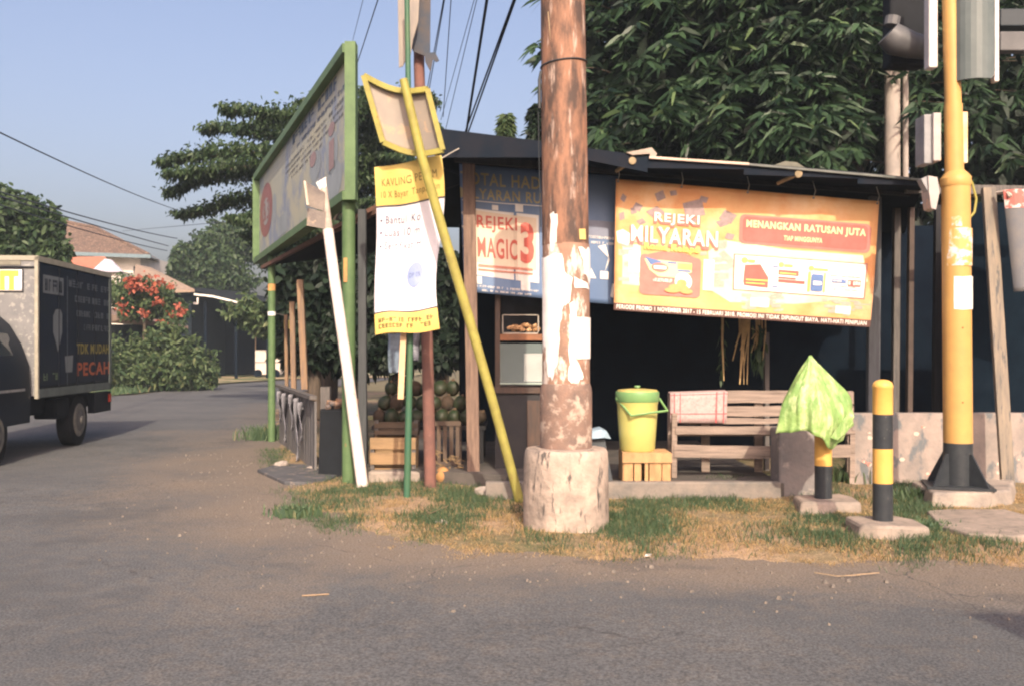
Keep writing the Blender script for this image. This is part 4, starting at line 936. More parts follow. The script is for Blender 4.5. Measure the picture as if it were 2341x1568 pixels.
S2.base('name_board', white_print, t, t=.008)
S2.shape('lettering', [S2.text('IT', .75, .06, .955, .94, .09)], ink('letter gold', (.62, .48, .08)), t, 1)
S2.shape('board_edge', [rect(0, -.02, 1, .02), rect(0, .98, 1, 1.02), rect(.99, 0, 1.005, 1)], tblack, t, 1)
tb(.2, -.012, 2.41, 1.6, 0, 2.465, 'vent_strip', M('olive grey strip', (.22, .21, .17)))
m = MB()
for b in (.7, 1.4, 2.1): tb(-.012, b, .86, -.005, b+.012, 2.46, '', None, mb=m)
m.build('panel_seam', tblack, t)
m = MB()
for z in fr(.85, 2.3, 22): m.tube([T(.06, -.003, z), T(.06, -.008, z)], .007, 6)
m.build('rivets', metal_grey, t)
tb(-.005, 2.82, .56, .03, 2.9, .68, 'tail_lamp', M('lamp red', (.25, .03, .02), rough=.3))
# cab: rounded, narrower towards its roof
cabp = [(.06, .45), (.05, .8), (.07, 1.15), (.16, 1.42), (.3, 1.66), (.5, 1.84), (.75, 1.93), (1.0, 1.93), (1.25, 1.84), (1.45, 1.66), (1.59, 1.42), (1.68, 1.15), (1.7, .8), (1.69, .45)]
def ring(b, sc=1, dz=0, zt=9): return [T(.875+(a-.875)*sc, b, min(z*1+dz, zt)) for a, z in cabp]
m = MB(); rings = [ring(-.08), ring(-.9), ring(-1.15, .97, 0, 1.75), ring(-1.5, .95, 0, 1.2), ring(-1.62, .93, 0, 1.05)]
for r0 in rings: m.v += r0
n = len(cabp)
for i in range(len(rings)-1): m.f += [(i*n+k, i*n+(k+1) % n, (i+1)*n+(k+1) % n, (i+1)*n+k) for k in range(n)]
m.f += [tuple(range(n)), tuple(reversed(range((len(rings)-1)*n, len(rings)*n)))]
m.build('cab', M('cab paint', (.006, .01, .018), (.009, .013, .022), 3, rough=.5, spec=.12), t, smooth=True)
m = MB(); m.hexa([T(.045, -.3, .85), T(.045, -1.15, .85), T(.045, -1.15, .88), T(.045, -.3, .88)], [T(.03, -.3, .85), T(.03, -1.15, .85), T(.03, -1.15, .88), T(.03, -.3, .88)]); m.build('door_trim', metal_grey, t)
m = MB(); m.hexa([T(.12, -.3, 1.2), T(.12, -1.0, 1.2), T(.18, -.9, 1.55), T(.24, -.35, 1.55)], [T(.1, -.3, 1.2), T(.1, -1.0, 1.2), T(.16, -.9, 1.55), T(.22, -.35, 1.55)]); m.build('window', MATS['dark glass'], t)
tb(.25, -1.4, .5, 1.5, 2.7, .72, 'chassis', tblack); tb(.02, 2.2, .42, .12, 2.95, .72, 'mudguard', tblack); tb(.1, 2.86, .5, 1.65, 2.95, .62, 'rear_bumper', tblack)
tb(.1, .9, .42, .4, 1.4, .7, 'fuel_tank', tblack, .03)
rubber = M('rubber', (.009, .01, .013), (.014, .015, .018), 12, spec=.1); rimm = M('steel rim', (.16, .15, .13), (.08, .08, .08), 9, rough=.5)
for b in (1.25+.45, -1.05):
    for a in (.17, 1.58):
        w = MB(); c = T(a, b, .36); w.tube([c-fd*.1, c-fd*.09, c+fd*.09, c+fd*.1], [.33, .36, .36, .33], 28); wo = w.build('wheel', rubber, t, smooth=True)
        w = MB(); s_ = -1 if a < 1 else 1; c = c+fd*s_*.1
        w.tube([c, c+fd*s_*.012], [.235, .22], 24)
        rim = w.build('rim', rimm, wo); 
        for vv in rim.data.vertices: pass
        w = MB(); w.tube([c+fd*s_*.01, c+fd*s_*.03], [.17, .06], 20); w.build('hub', M('hub', (.1, .1, .1)), wo)
        w = MB(); w.tube([c+fd*s_*.014, c+fd*s_*.05], [.07, .05], 12); w.build('hub_cap', rimm, wo)

# ------------------------------------------------------------------ the stall
t = stall = thing('roadside_stall', (1, 11, 0), 'dark open roadside stall with a sheet roof on wooden posts', 'stall')
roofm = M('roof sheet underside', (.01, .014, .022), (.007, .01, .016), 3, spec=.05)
fl = [P(1006, 298, 9.3), P(1240, 327, 9.3), P(1345, 343, 9.3), P(1480, 361, 9.3), P(1700, 376, 9.3), P(1960, 397, 9.3), P(2112, 413, 9.3)]
bk = [Vector((-1.25+6.6*i/6, 13.6, 3.05-.02*i)) for i in range(7)]
m = MB()
for i in range(6):
    q = [fl[i], fl[i+1], bk[i+1], bk[i]]; m.hexa([k-Vector((0, 0, .025)) for k in q], q)
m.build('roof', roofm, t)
m = MB()
for i in range(6):
    m.plate([fl[i]+Vector((0, -.012, .012)), fl[i+1]+Vector((0, -.012, .012)), fl[i+1]-Vector((0, .012, .14 if i < 3 else .05)), fl[i]-Vector((0, .012, .26 if i < 2 else .1))], .01)
m.build('fascia', M('dark fascia', (.01, .015, .024), (.016, .018, .025), 5, spec=.05), t)
MB().beam(P(1484, 361, 9.27), P(1712, 376, 9.27), .03, .022).build('roof_edge', M('sunlit batten', (.6, .46, .38)), t)  # sunlit stretch of the roof edge painted in as a pale strip
MB().beam(P(1712, 377, 9.27), P(2108, 412, 9.27), .03, .02).build('roof_edge', M('dull batten', (.16, .17, .16)), t)
q = [P(1004, 380, 9.9), P(858, 478, 10.6), P(745, 528, 12), P(600, 606, 15)]
r4 = [Vector((-.4, 10.4, 3.15)), Vector((-.9, 11.2, 3.1)), Vector((-1.1, 12.6, 3.0)), Vector((-1.6, 15, 2.9))]
m = MB()
for i in range(3): a = [q[i], q[i+1], r4[i+1], r4[i]]; m.hexa([k-Vector((0, 0, .02)) for k in a], a)
m.build('side_roof', roofm, t)
m = MB()
for i in range(3): m.beam(q[i]-Vector((0, 0, .04)), q[i+1]-Vector((0, 0, .04)), .05, .05)
m.build('eave_beam', M('rusty beam', (.16, .08, .055), (.1, .06, .05), 6), t)
MB().beam(P(740, 534, 10.9), P(862, 474, 10.6), .05, .045).build('eave_beam', MATS['rusty beam'], t)
# beams under the roof
for x in (1160, 1420, 1640, 1800, 1990):
    a = P(x, 420, 9.5); MB().beam((a.x, 10.25, 3.02-.0004*(x-1160)), (a.x, 13.5, 2.93), .05, .08).build('rafter', wood_dark, t)
MB().beam(P(1040, 362, 9.9), P(2080, 440, 9.9), .06, .08).build('front_beam', wood_dark, t)
for k, (xa, ya, xb, yb) in enumerate(((1409, 392, 1446, 368), (1778, 420, 1826, 398))):
    MB().tube([P(xa, ya, 9.5), P(xb, yb, 9.28)], .018, 8).build('bamboo_end', M('bamboo', (.38, .28, .17), (.2, .16, .1), 9), t)
    c = P(xb, yb, 9.27); MB().tube([c, c+Vector((0, .03, 0))], .035, 12).build('bamboo_tip', MATS['bamboo'], t)
m = MB(); m.plate([P(x, y, 9.26) for x, y in ((1432, 349), (1490, 338), (1502, 352), (1498, 362), (1484, 361), (1486, 352), (1446, 355))], .25); m.build('roof_scrap', M('pale board', (.4, .33, .28)), t)
m = MB(); m.plate([P(x, y, 9.3) for x, y in ((1770, 378), (1795, 369), (1822, 372), (1840, 384))], .25); m.build('roof_scrap', M('grey scrap', (.16, .16, .13)), t)
def post(x0, y0, x1, y1, Y, w, mt, d=.08):
    a = P(x0, y0, Y); b = P(x1, y1, Y); return MB().beam(b, a, d, w, up=(1, 0, 0)).build('post', mt, t, bevel=.006)
post(1071, 350, 1083, 1108, 9.98, .125, wood_post)
post(828, 480, 830, 1095, 10.3, .082, M('bluish grey wood', (.085, .09, .095), (.06, .065, .07), 5, stretch=(8, 8, .7)))
post(2000, 450, 1995, 945, 10.3, .12, M('blue grey post', (.1, .11, .12), (.07, .075, .085), 5, stretch=(8, 8, .7)))
post(2050, 440, 2046, 945, 11.0, .07, wood_grey); post(2083, 440, 2078, 945, 10.9, .055, M('brown lath', (.1, .075, .065)))
post(2145, 470, 2140, 940, 11.3, .08, wood_dark); post(1752, 760, 1752, 1080, 10.9, .05, wood_grey)
for x0, y0, x1, y1, Y, w in ((668, 690, 672, 905, 14.2, .07), (686, 640, 697, 890, 13.2, .085), (654, 720, 656, 930, 15.5, .05)):
    post(x0, y0, x1, y1, Y, w, M('warm wood', (.3, .19, .11), (.18, .13, .1), 5, stretch=(8, 8, .7)), .07)
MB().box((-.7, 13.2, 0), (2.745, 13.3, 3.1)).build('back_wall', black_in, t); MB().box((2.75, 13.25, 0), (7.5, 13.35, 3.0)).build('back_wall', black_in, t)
MB().box((2.7, 10.9, 0), (2.78, 13.25, 3)).build('partition', black_in, t) if False else None
m = MB(); m.box((4.75, 10.5, .0), (8.2, 10.6, 2.9)); m.build('shade_screen', M('shaded screen', (.006, .012, .02), (.004, .008, .014), 5, spec=.02), t)  # shade behind the right posts put into this sheet's near-black colour
m = MB(); m.hexa([(-1.55, 10.35, -.05), (-.05, 9.62, -.05), (.05, 8.98, -.05), (2.45, 8.96, -.05), (2.45, 13.6, -.05), (-1.3, 13.6, -.05)], [(-1.55, 10.35, .14), (-.05, 9.62, .14), (.05, 8.98, .155), (2.45, 8.96, .155), (2.45, 13.6, .15), (-1.3, 13.6, .14)])
o = m.build('floor_slab', M('worn dark floor', (.12, .105, .095), (.07, .065, .06), 3, bump=.4), t)
MB().box((P(1110, 0, 8.9).x, 8.87, -.05), (P(1784, 0, 8.9).x, 8.975, .175)).build('kerb', M('kerb concrete', (.25, .21, .18), (.15, .14, .13), 5, bump=.6, bscale=30), t, bevel=.012)
m = MB(); m.box((P(843, 0, 10.1).x, 10.05, -.05), (P(1002, 0, 10.1).x, 10.45, .125)); m.build('step', concrete, t, bevel=.02)
MB().box((P(1085, 0, 9.4).x, 9.3, -.05), (P(1130, 0, 9.4).x, 9.5, .045)).build('step', concrete, t, bevel=.02)
# beam and screen right of the traffic light
MB().beam(P(2070, 432, 9.75), P(2420, 438, 9.75), .06, .09).build('cross_beam', wood_grey, t)
# low wall
o = MB().box((P(1940, 0, 9.95).x, 9.92, -.05), (7.8, 10.06, P(0, 944, 9.92).z))
wallm = M('peeling wall', (.36, .29, .255), (.2, .18, .17), 2.5, c3=(.14, .15, .16), s3=3.2, lo3=.53, hi3=.6, st3=(1.6, 1, .9), bump=.5, bscale=25)
w = o.build('low_wall', wallm, None, origin=(5.5, 9.95, 0), bevel=.008); tag(w, 'low pale wall with peeling plaster behind the traffic light pole', 'wall')
r_ = random.Random(12); m = MB()
for k in range(34):
    x = r_.uniform(3.5, 5.6); z = r_.uniform(.1, .62); s_ = r_.uniform(.008, .03); pts = [(x+s_*r_.uniform(.5, 1)*math.cos(a)*1.3, 9.916, z+s_*r_.uniform(.4, 1)*math.sin(a)) for a in (0, 1, 2, 3.1, 4.1, 5.2)]
    m.plate(pts, .004)
m.build('paint_flakes', M('paint flakes', (.6, .48, .4), (.5, .2, .16), 7, lo=.5, hi=.54), w)
# pillar behind the sack
o = MB().box((P(1780, 0, 9.0).x, 8.98, -.05), (P(1868, 0, 9.0).x, 9.3, .64)).build('pillar', M('old pillar', (.24, .21, .2), (.17, .16, .16), 5, c3=(.34, .3, .27), s3=6, lo3=.56, hi3=.64, bump=.6, bscale=25), None, origin=(2.6, 9.1, 0), bevel=.02)
tag(o, 'short square concrete pillar behind the lime green sack', 'pillar')
# leaning plank at right
o = MB().beam(P(2304, 1112, 9.5), P(2260, 430, 9.7), .05, .125, up=(1, 0, 0)).build('plank', M('long plank', (.27, .22, .17), (.15, .135, .12), 4, stretch=(5, 5, .5), c3=(.1, .1, .1), s3=6), None, origin=(4.7, 9.5, 0), bevel=.004)
tag(o, 'tall weathered plank standing right of the yellow traffic light pole', 'plank')
# cloth / banner hanging at the right edge
def rip_r(u, v): return .05*math.sin(u*9)
S = Sheet(P(2293, 436, 9.5), P(2440, 430, 9.5), P(2440, 660, 9.5), P(2318, 668, 9.5), rip_r)
t = thing('banner', P(2350, 660, 9.5), 'faded grey banner with red and white print hanging at the right edge', 'banner')
S.base('sheet', M('grey mesh', (.12, .13, .15), (.17, .16, .16), 6), t)
S.shape('top_print', [rect(0, .82, 1, 1)], M('red white blotch', (.6, .52, .5), (.5, .14, .12), 7, lo=.48, hi=.52), t, 1)
MB().tube([P(2280, 442, 9.6), P(2302, 438, 9.5), P(2310, 450, 9.45)], .02, 6).build('rope', M('pale rope', (.5, .42, .36)), t)

# ------------------------------------------------------------------ bench with towel
t = thing('bench', (P(1750, 0, 9.5).x, 9.5, .16), 'old wooden slatted bench under the orange banner', 'bench')
def slat(x0, x1, y0, y1, Y, d, wob=.006, mt=wood_bench, name='slat', sag=0.0):
    n = 12; m = MB(); f = lambda k: noise.noise(Vector((k*1.7+y0, x0*.1, 0)))*wob
    tops = []; bots = []
    for i in range(n+1):
        u = i/n; x = lerp(x0, x1, u); s_ = sag*math.sin(u*3.14)
        tops.append(P(x, y0, Y)+Vector((0, 0, f(i)+s_))); bots.append(P(x, y1, Y)+Vector((0, 0, f(i+9)+s_)))
    vs = []
    for a, b in zip(tops, bots): vs += [a, b, a+Vector((0, d, 0)), b+Vector((0, d, 0))]
    fs = []
    for i in range(n):
        a = i*4; b = a+4; fs += [(a, a+1, b+1, b), (a+2, b+2, b+3, a+3), (a, b, b+2, a+2), (a+1, a+3, b+3, b+1)]
    fs += [(0, 2, 3, 1), (n*4, n*4+1, n*4+3, n*4+2)]
    m.add(vs, fs); return m.build(name, mt, t)
slat(1537, 1952, 895, 923, 9.72, .03, .008, sag=.012); slat(1537, 1952, 928, 951, 9.70, .025, .012); slat(1545, 1952, 955, 968, 9.68, .025, .012)
slat(1545, 1945, 974, 992, 9.3, .04, .006, name='seat_front'); slat(1541, 1945, 1016, 1044, 9.3, .025, .006, name='apron', sag=-.012)
m = MB()
for k in range(4): y0 = 9.36+k*.085; m.hexa([(P(1545, 0, 9.4).x, y0, .545), (P(1945, 0, 9.4).x, y0, .545), (P(1945, 0, 9.4).x, y0+.07, .545), (P(1545, 0, 9.4).x, y0+.07, .545)], [(P(1545, 0, 9.4).x, y0, .565), (P(1945, 0, 9.4).x, y0, .565), (P(1945, 0, 9.4).x, y0+.07, .565), (P(1545, 0, 9.4).x, y0+.07, .565)])
m.build('seat', wood_bench, t)
lx0, lx1 = P(1542, 0, 9.3).x, P(1950, 0, 9.3).x
for x, y, zt_ in ((lx0, 9.34, .76), (lx1, 9.34, .6), (lx0+.03, 9.76, .93), (lx1+.12, 9.76, .95)): MB().beam((x, y, .155), (x+.005, y, zt_), .05, .05).build('leg', wood_bench, t, bevel=.004)
for x in (lx0+.38, lx0+.9): MB().beam((x, 9.77, .155), (x, 9.77, .92), .08, .03).build('back_stay', wood_bench, t)
S = Sheet(P(1532, 899, 9.62), P(1663, 895, 9.62), P(1661, 966, 9.6), P(1532, 965, 9.6), lambda u, v: .006*math.sin(u*14+v*3)*(1-v), .05)
t = thing('towel', P(1600, 960, 9.62), 'white towel with red check stripes hung over the bench back', 'towel')
S.base('cloth', M('towel cloth', (.44, .35, .33), (.38, .28, .27), 12, c3=(.36, .2, .2), s3=40, lo3=.5, hi3=.7, rough=.95), t)
m = MB(); m.add([S.pt(0, 1), S.pt(1, 1), S.pt(1, 1)+Vector((0, .12, .012)), S.pt(0, 1)+Vector((0, .12, .012)), S.pt(1, .4)+Vector((0, .16, 0)), S.pt(0, .4)+Vector((0, .16, 0))], [(0, 1, 2, 3), (3, 2, 4, 5)]); m.build('back_fold', MATS['towel cloth'], t)
S.shape('stripes', [rect(.065, 0, .085, 1), rect(.17, 0, .185, 1), rect(.8, 0, .825, 1), rect(.93, 0, .95, 1), rect(0, .28, 1, .305), rect(0, .93, 1, .95)], M('towel red', (.4, .06, .07), (.42, .13, .13), 30), t, 1)
# ------------------------------------------------------------------ bucket on a crate
bc = Vector((P(1457, 0, 9.15).x, 9.15, 0)); zb0 = P(0, 1033, 9.0).z
crz = zb0
t = thing('crate', (bc.x+.08, 9.15, .16), 'light wooden crate standing under the yellow bucket', 'crate')
x0, x1 = P(1424, 0, 8.98).x, P(1534, 0, 8.98).x; y0, y1 = 8.98, 9.34; z0, z1 = .16, crz-.002
MB().box((x0, y0, z1-.015), (x1, y1, z1)).build('top_board', wood_crate, t)
MB().box((x0-.005, y0-.018, z1-.09), (x1+.005, y0-.001, z1-.005)).build('top_rail', wood_crate, t)
for a, b in ((1426, 1447), (1450, 1466), (1474, 1482), (1485, 1512), (1514, 1533)):
    MB().box((P(a, 0, 8.98).x, y0, z0), (P(b, 0, 8.98).x, y0+.014, z1-.016)).build('slat', wood_crate, t)
for xx in (x0, x1-.015): MB().box((xx, y0+.015, z0), (xx+.015, y1, z1-.016)).build('side_board', wood_crate, t)
MB().box((x0, y1-.012, z0), (x1, y1, z1-.016)).build('back_board', wood_crate, t)
t = thing('bucket', (bc.x, 9.15, zb0), 'yellow plastic ice bucket with green lid and handle on a crate', 'bucket')
rb = lambda px: px/2/F*9.15
bz = lambda y: P(0, y, 9.05).z
buck = M('yellow plastic', (.5, .47, .15), (.44, .41, .13), 3, rough=.4, c3=(.46, .42, .13), s3=8, lo3=.62, hi3=.72); bgr = M('green plastic', (.18, .33, .12), (.15, .29, .12), 4, rough=.4)
MB().lathe(bc, [(rb(74), zb0), (rb(80), zb0+.02), (rb(86), lerp(zb0, bz(925), .45)), (rb(91), lerp(zb0, bz(925), .8)), (rb(92), bz(925)), (rb(95), bz(922)), (rb(95), bz(915))], 32).build('body', buck, t, smooth=True)
MB().lathe(bc, [(rb(96), bz(919)), (rb(99), bz(917)), (rb(100), bz(898)), (rb(98), bz(895))], 32).build('lid', bgr, t, smooth=True)
MB().lathe(bc, [(rb(94), bz(896)), (rb(90), bz(891.5)), (rb(40), bz(889)), (rb(20), bz(888.5))], 32).build('lid_top', M('lid tan', (.5, .42, .14)), t, smooth=True)
MB().lathe(bc, [(rb(8), bz(891)), (rb(7), bz(887)), (rb(15), bz(885)), (rb(13), bz(882))], 16).build('knob', bgr, t, smooth=True)
MB().tube([bc+Vector((rb(-98), -.03, bz(910)-0)), bc+Vector((rb(-40), -.215, bz(948))), bc+Vector((rb(50), -.215, bz(941))), bc+Vector((rb(128), -.12, bz(938))), bc+Vector((rb(100), -.02, bz(912)))], .011, 8).build('handle', bgr, t, smooth=True)
# ------------------------------------------------------------------ stool with cloth behind the pole
t = thing('stool', (P(1372, 0, 9.3).x, 9.3, .16), 'dark stool half hidden behind the rusty pole', 'stool')
q = P(1372, 985, 9.25); m = MB(); m.hexa([(q.x-.14, 9.1, .16), (q.x+.1, 9.1, .16), (q.x+.1, 9.4, .16), (q.x-.14, 9.4, .16)], [(q.x-.12, 9.14, q.z-.05), (q.x+.03, 9.14, q.z-.05), (q.x+.03, 9.36, q.z-.05), (q.x-.12, 9.36, q.z-.05)]); m.build('seat_base', M('dim plastic', (.08, .09, .1)), t)
t2 = t; t = thing('cloth', (q.x, 9.2, q.z-.04), 'pale blue cloth lying on the dark stool', 'cloth')
m = MB(); m.add([(q.x-.13, 9.1, q.z), (q.x+.0, 9.12, q.z+.03), (q.x+.05, 9.12, q.z+.01), (q.x+.09, 9.13, q.z-.06), (q.x-.13, 9.38, q.z+.0), (q.x+.0, 9.38, q.z+.035), (q.x+.05, 9.38, q.z+.01), (q.x+.09, 9.38, q.z-.05), (q.x-.14, 9.08, q.z-.06), (q.x+.02, 9.07, q.z-.045)], [(0, 1, 5, 4), (1, 2, 6, 5), (2, 3, 7, 6), (8, 9, 1, 0), (9, 3, 2, 1)]); m.build('cloth', M('blue cloth', (.3, .4, .48), (.22, .3, .38), 8), t)
# ------------------------------------------------------------------ glazed food cabinet
t = thing('food_cabinet', (.05, 10.3, .14), 'dark wooden food cabinet with glass panes behind the rusty pole', 'cabinet')
cx0, cx1 = P(1132, 0, 10.2).x, P(1262, 0, 10.2).x
cw = M('cabinet wood', (.1, .065, .05), (.065, .05, .045), 5, stretch=(5, 5, 1)); cY = 10.2
Z = lambda y: P(0, y, cY).z
MB().box((cx0, cY, .14), (cx1, cY+.6, Z(898))).build('lower_cupboard', M('cupboard board', (.04, .038, .04), (.028, .028, .032), 5), t)
MB().box((P(1205, 0, cY).x, cY-.015, Z(1070)), (cx1, cY-.001, Z(915))).build('door', cw, t)
MB().box((cx0-.01, cY-.03, Z(898)), (cx1, cY+.6, Z(885))).build('counter', cw, t)
for x in (cx0, cx1-.06): MB().box((x, cY, Z(885)), (x+.05, cY+.05, Z(560))).build('frame_post', cw, t)
for x in (cx0, cx1-.06): MB().box((x, cY+.55, Z(885)), (x+.05, cY+.6, Z(560))).build('frame_post', cw, t)
MB().box((cx0+.05, cY-.01, Z(778)), (cx1, cY+.5, Z(764))).build('shelf', M('orange wood', (.32, .14, .07), (.2, .1, .06), 4), t)
MB().box((cx0+.05, cY+.57, Z(885)), (cx1, cY+.6, Z(560))).build('back_panel', M('cabinet back', (.06, .065, .075)), t)
gl = bpy.data.materials.new('pane glass'); gl.use_nodes = True; gb_ = gl.node_tree.nodes['Principled BSDF']; gb_.inputs['Roughness'].default_value = .05; gb_.inputs['Base Color'].default_value = (.6, .75, .75, 1); gb_.inputs['Alpha'].default_value = .12
MB().box((cx0+.05, cY+.01, Z(876)), (cx1-.06, cY+.014, Z(785))).build('glass_pane', gl, t)
MB().box((cx0+.05, cY+.0, Z(878)), (cx1-.06, cY+.02, Z(875))).build('pane_edge', M('pane edge', (.4, .48, .42)), t)
t = thing('glass_tray', (P(1190, 0, 10.3).x, 10.3, Z(763)), 'glass box of snacks on the upper shelf of the cabinet', 'tray')
a0, a1 = P(1148, 0, 10.25).x, P(1232, 0, 10.25).x; sz = Z(764)+.002
m = MB(); m.box((a0, 10.25, sz), (a1, 10.5, sz+.015)); m.box((a0, 10.25, sz), (a0+.012, 10.26, sz+.2)); m.box((a1-.012, 10.25, sz), (a1, 10.26, sz+.2)); m.box((a0, 10.25, sz+.19), (a1, 10.26, sz+.2)); m.build('frame', M('tray frame', (.42, .38, .33)), t)
m = MB()
for k in range(26):
    c = Vector((lerp(a0+.03, a1-.03, r_.random()), 10.28+.18*r_.random(), sz+.03+.06*r_.random())); m.tube([c, c+Vector((.03, .01, .01)), c+Vector((.05, .02, 0))], [.014, .022, .01], 6)
m.build('snacks', M('fried snacks', (.55, .35, .2), (.4, .22, .1), 9), t)
t = thing('paper_sheet', (P(1220, 0, 10.25).x, 10.23, Z(877)), 'grey white sheet standing behind the lower cabinet glass', 'sheet')
MB().box((P(1198, 0, 10.26).x, 10.25, Z(872)), (cx1-.07, 10.26, Z(808))).build('sheet', M('pale sheet', (.42, .4, .38)), t)
# ------------------------------------------------------------------ coconuts, crates
def coconut(c, r, mt, lab, parts=True):
    t = thing('coconut', (c[0], c[1], c[2]-r), lab, 'coconut', 'coconuts piled in the stall')
    bm = bmesh.new(); bmesh.ops.create_icosphere(bm, subdivisions=3, radius=r)
    rot = Matrix.Rotation(random.random()*6, 3, 'Z') @ Matrix.Rotation(random.uniform(-1, 1), 3, 'X')
    for v in bm.verts:
        k = 1+.05*noise.noise(v.co*18)+.06*math.cos(3*math.atan2(v.co.y, v.co.x)); v.co = rot @ Vector((v.co.x*k, v.co.y*k, v.co.z*1.18)); v.co += Vector((0, 0, r))
    me = bpy.data.meshes.new('husk'); bm.to_mesh(me); bm.free(); me.materials.append(mt); me.polygons.foreach_set('use_smooth', [True]*len(me.polygons))
    o = bpy.data.objects.new('husk', me); COL.objects.link(o); o.parent = t
    cc = rot @ Vector((0, 0, r*1.17))+Vector((0, 0, r))
    MB().tube([Vector(c)-Vector((0, 0, r))+cc, Vector(c)-Vector((0, 0, r))+cc*1.0+(cc-Vector((0, 0, r))).normalized()*.02], [r*.3, r*.15], 8).build('stalk_cap', M('coconut cap', (.12, .08, .05)), t)
    return t
cg = M('green coconut', (.02, .036, .016), (.04, .033, .02), 9, rough=.5); cbn = M('brown coconut', (.06, .038, .025), (.035, .028, .02), 9)  # husk colours darkened to put the stall's shade into them
ck = 0
cells = {0: 'bottom', 1: 'middle', 2: 'top'}
MB_t = thing('plank_table', (-.9, 10.9, .14), 'dark low table under the coconuts left of the pinkish post', 'table')
MB().box((-1.5, 10.62, .5), (-.28, 11.5, .54)).build('table_top', wood_dark, MB_t)
for x, y in ((-1.45, 10.66), (-.33, 10.66), (-1.45, 11.44), (-.33, 11.44)): MB().box((x-.025, y-.025, .14), (x+.025, y+.025, .5)).build('leg', wood_dark, MB_t)
for row, (n, z) in enumerate(((9, .63), (8, .78), (6, .93))):
    for i in range(n):
        c = (-1.43+.055*row+i*.135, 10.72+random.uniform(-.03, .03)+row*.06, z+random.uniform(-.01, .01))
        coconut(c, .075+random.uniform(-.006, .006), cbn if (i*7+row) % 4 == 0 else cg, '%s coconut, %s from the left in the %s row of the pile' % (('brown' if (i*7+row) % 4 == 0 else 'dark green'), ['first', 'second', 'third', 'fourth', 'fifth', 'sixth', 'seventh', 'eighth', 'ninth'][i], cells[row]))
coconut((P(1012, 0, 10.0).x, 10.0, .095), .075, M('orange coconut', (.45, .24, .09), (.34, .18, .08), 8), 'small orange brown coconut lying on the ground beside the brown red pole')
def crate(x0, x1, y0, y1, z0, z1, rows, label, mt, vertical=False):
    t = thing('crate', ((x0+x1)/2, (y0+y1)/2, z0), label, 'crate')
    if vertical:
        MB().box((x0, y0, z1-.05), (x1, y0+.015, z1)).build('rail', mt, t); MB().box((x0, y0, z0), (x1, y0+.015, z0+.04)).build('rail', mt, t)
        n = rows
        for i in range(n): a = lerp(x0, x1, (i+.12)/n); MB().box((a, y0+.016, z0), (a+(x1-x0)/n*.62, y0+.03, z1-.003)).build('slat', mt, t)
    else:
        for a, b in rows: MB().box((x0, y0, a), (x1, y0+.015, b)).build('slat', mt, t)
        for x in (x0, x1-.04): MB().box((x, y0+.016, z0), (x+.04, y0+.05, z1)).build('corner_post', wood_grey, t)
        for a, b in rows: MB().box((x0, y1-.015, a), (x1, y1, b)).build('slat', mt, t)
    MB().box((x0, y0+.05, z0), (x1, y1-.016, z0+.012)).build('bottom', mt, t)
    for x in (x0, x1-.012): MB().box((x, y0+.051, z0+.02), (x+.012, y1-.02, z1-.02)).build('end_board', mt, t)
Yc = 10.15; cz = lambda y: P(0, y, Yc).z
cm1 = M('crate plank', (.34, .22, .12), (.24, .16, .09), 4, stretch=(1, 4, 6))
crate(P(846, 0, Yc).x, P(950, 0, Yc).x, Yc, 10.5, .13, cz(1000), [(cz(1061), cz(1034)), (cz(1026), cz(1000))], 'brown slatted crate on the step left of the thin green pole', cm1)
crate(P(852, 0, Yc).x, P(952, 0, Yc).x, Yc+.12, 10.55, cz(998), cz(962), [(cz(995), cz(986)), (cz(980), cz(970))], 'shadowed slatted crate stacked on the brown crate', M('dim crate plank', (.12, .085, .06), (.08, .06, .045), 4))
crate(P(968, 0, 10.45).x, P(1054, 0, 10.45).x, 10.45, 10.6, .14, P(0, 962, 10.45).z, 6, 'dark upright slatted crate beside the pinkish wooden post', M('dark crate plank', (.13, .09, .065), (.08, .06, .05), 4), True)
# dry fronds on the ground near the coconuts
m = MB()
for k in range(40):
    a = Vector((P(1012, 0, 10.1).x+random.uniform(-.12, .22), 10.15+random.uniform(-.1, .1), random.uniform(.05, .3))); m.tube([a, a+Vector((random.uniform(-.1, .1), .02, random.uniform(-.04, .06)))], .006, 4)
o = m.build('dry_fronds', M('dry frond', (.3, .2, .1), (.15, .11, .07), 9), None, origin=(-.65, 10.1, .04)); tag(o, 'heap of dry coconut fronds beside the brown red pole', 'debris', kind='stuff')
# hanging cloths deep in the stall
for i, (x0, x1, y0, y1, Y, c, lab) in enumerate(((886, 922, 762, 852, 12.6, (.3, .38, .5), 'crumpled pale blue plastic hanging behind the wooden batten'), (942, 960, 755, 825, 12.4, (.3, .3, .36), 'narrow grey sachet strip hanging right of the thin green pole'))):
    S = Sheet(P(x0, y0, Y), P(x1, y0, Y), P(x1-2, y1, Y), P(x0+3, y1, Y), lambda u, v: .05*math.sin(u*14+v*5), .04)
    t = thing('hanging_plastic', P((x0+x1)/2, y1, Y), lab, 'plastic sheet')
    S.base('sheet', M('hang %d' % i, c, tuple(k*.3 for k in c), 4, rough=.3), t)
t = thing('dried_bundle', P(1715, 790, 10.6), 'bundle of dried yellow stalks hanging under the orange banner', 'dried plant')
m = MB()
for k in range(30):
    x = 1715+random.gauss(0, 17); y1 = random.choice((770, 800, 820, 845, 878)) if abs(x-1712) < 14 else random.uniform(750, 830)
    m.tube([P(x, 690, 10.6), P(x+random.uniform(-6, 6), 760, 10.6), P(1706+(x-1715)*.9+random.uniform(-8, 8), y1, 10.58)], [.006, .008, .004], 5)
m.build('stalks', M('dried stalk', (.6, .42, .2), (.35, .25, .13), 8), t)
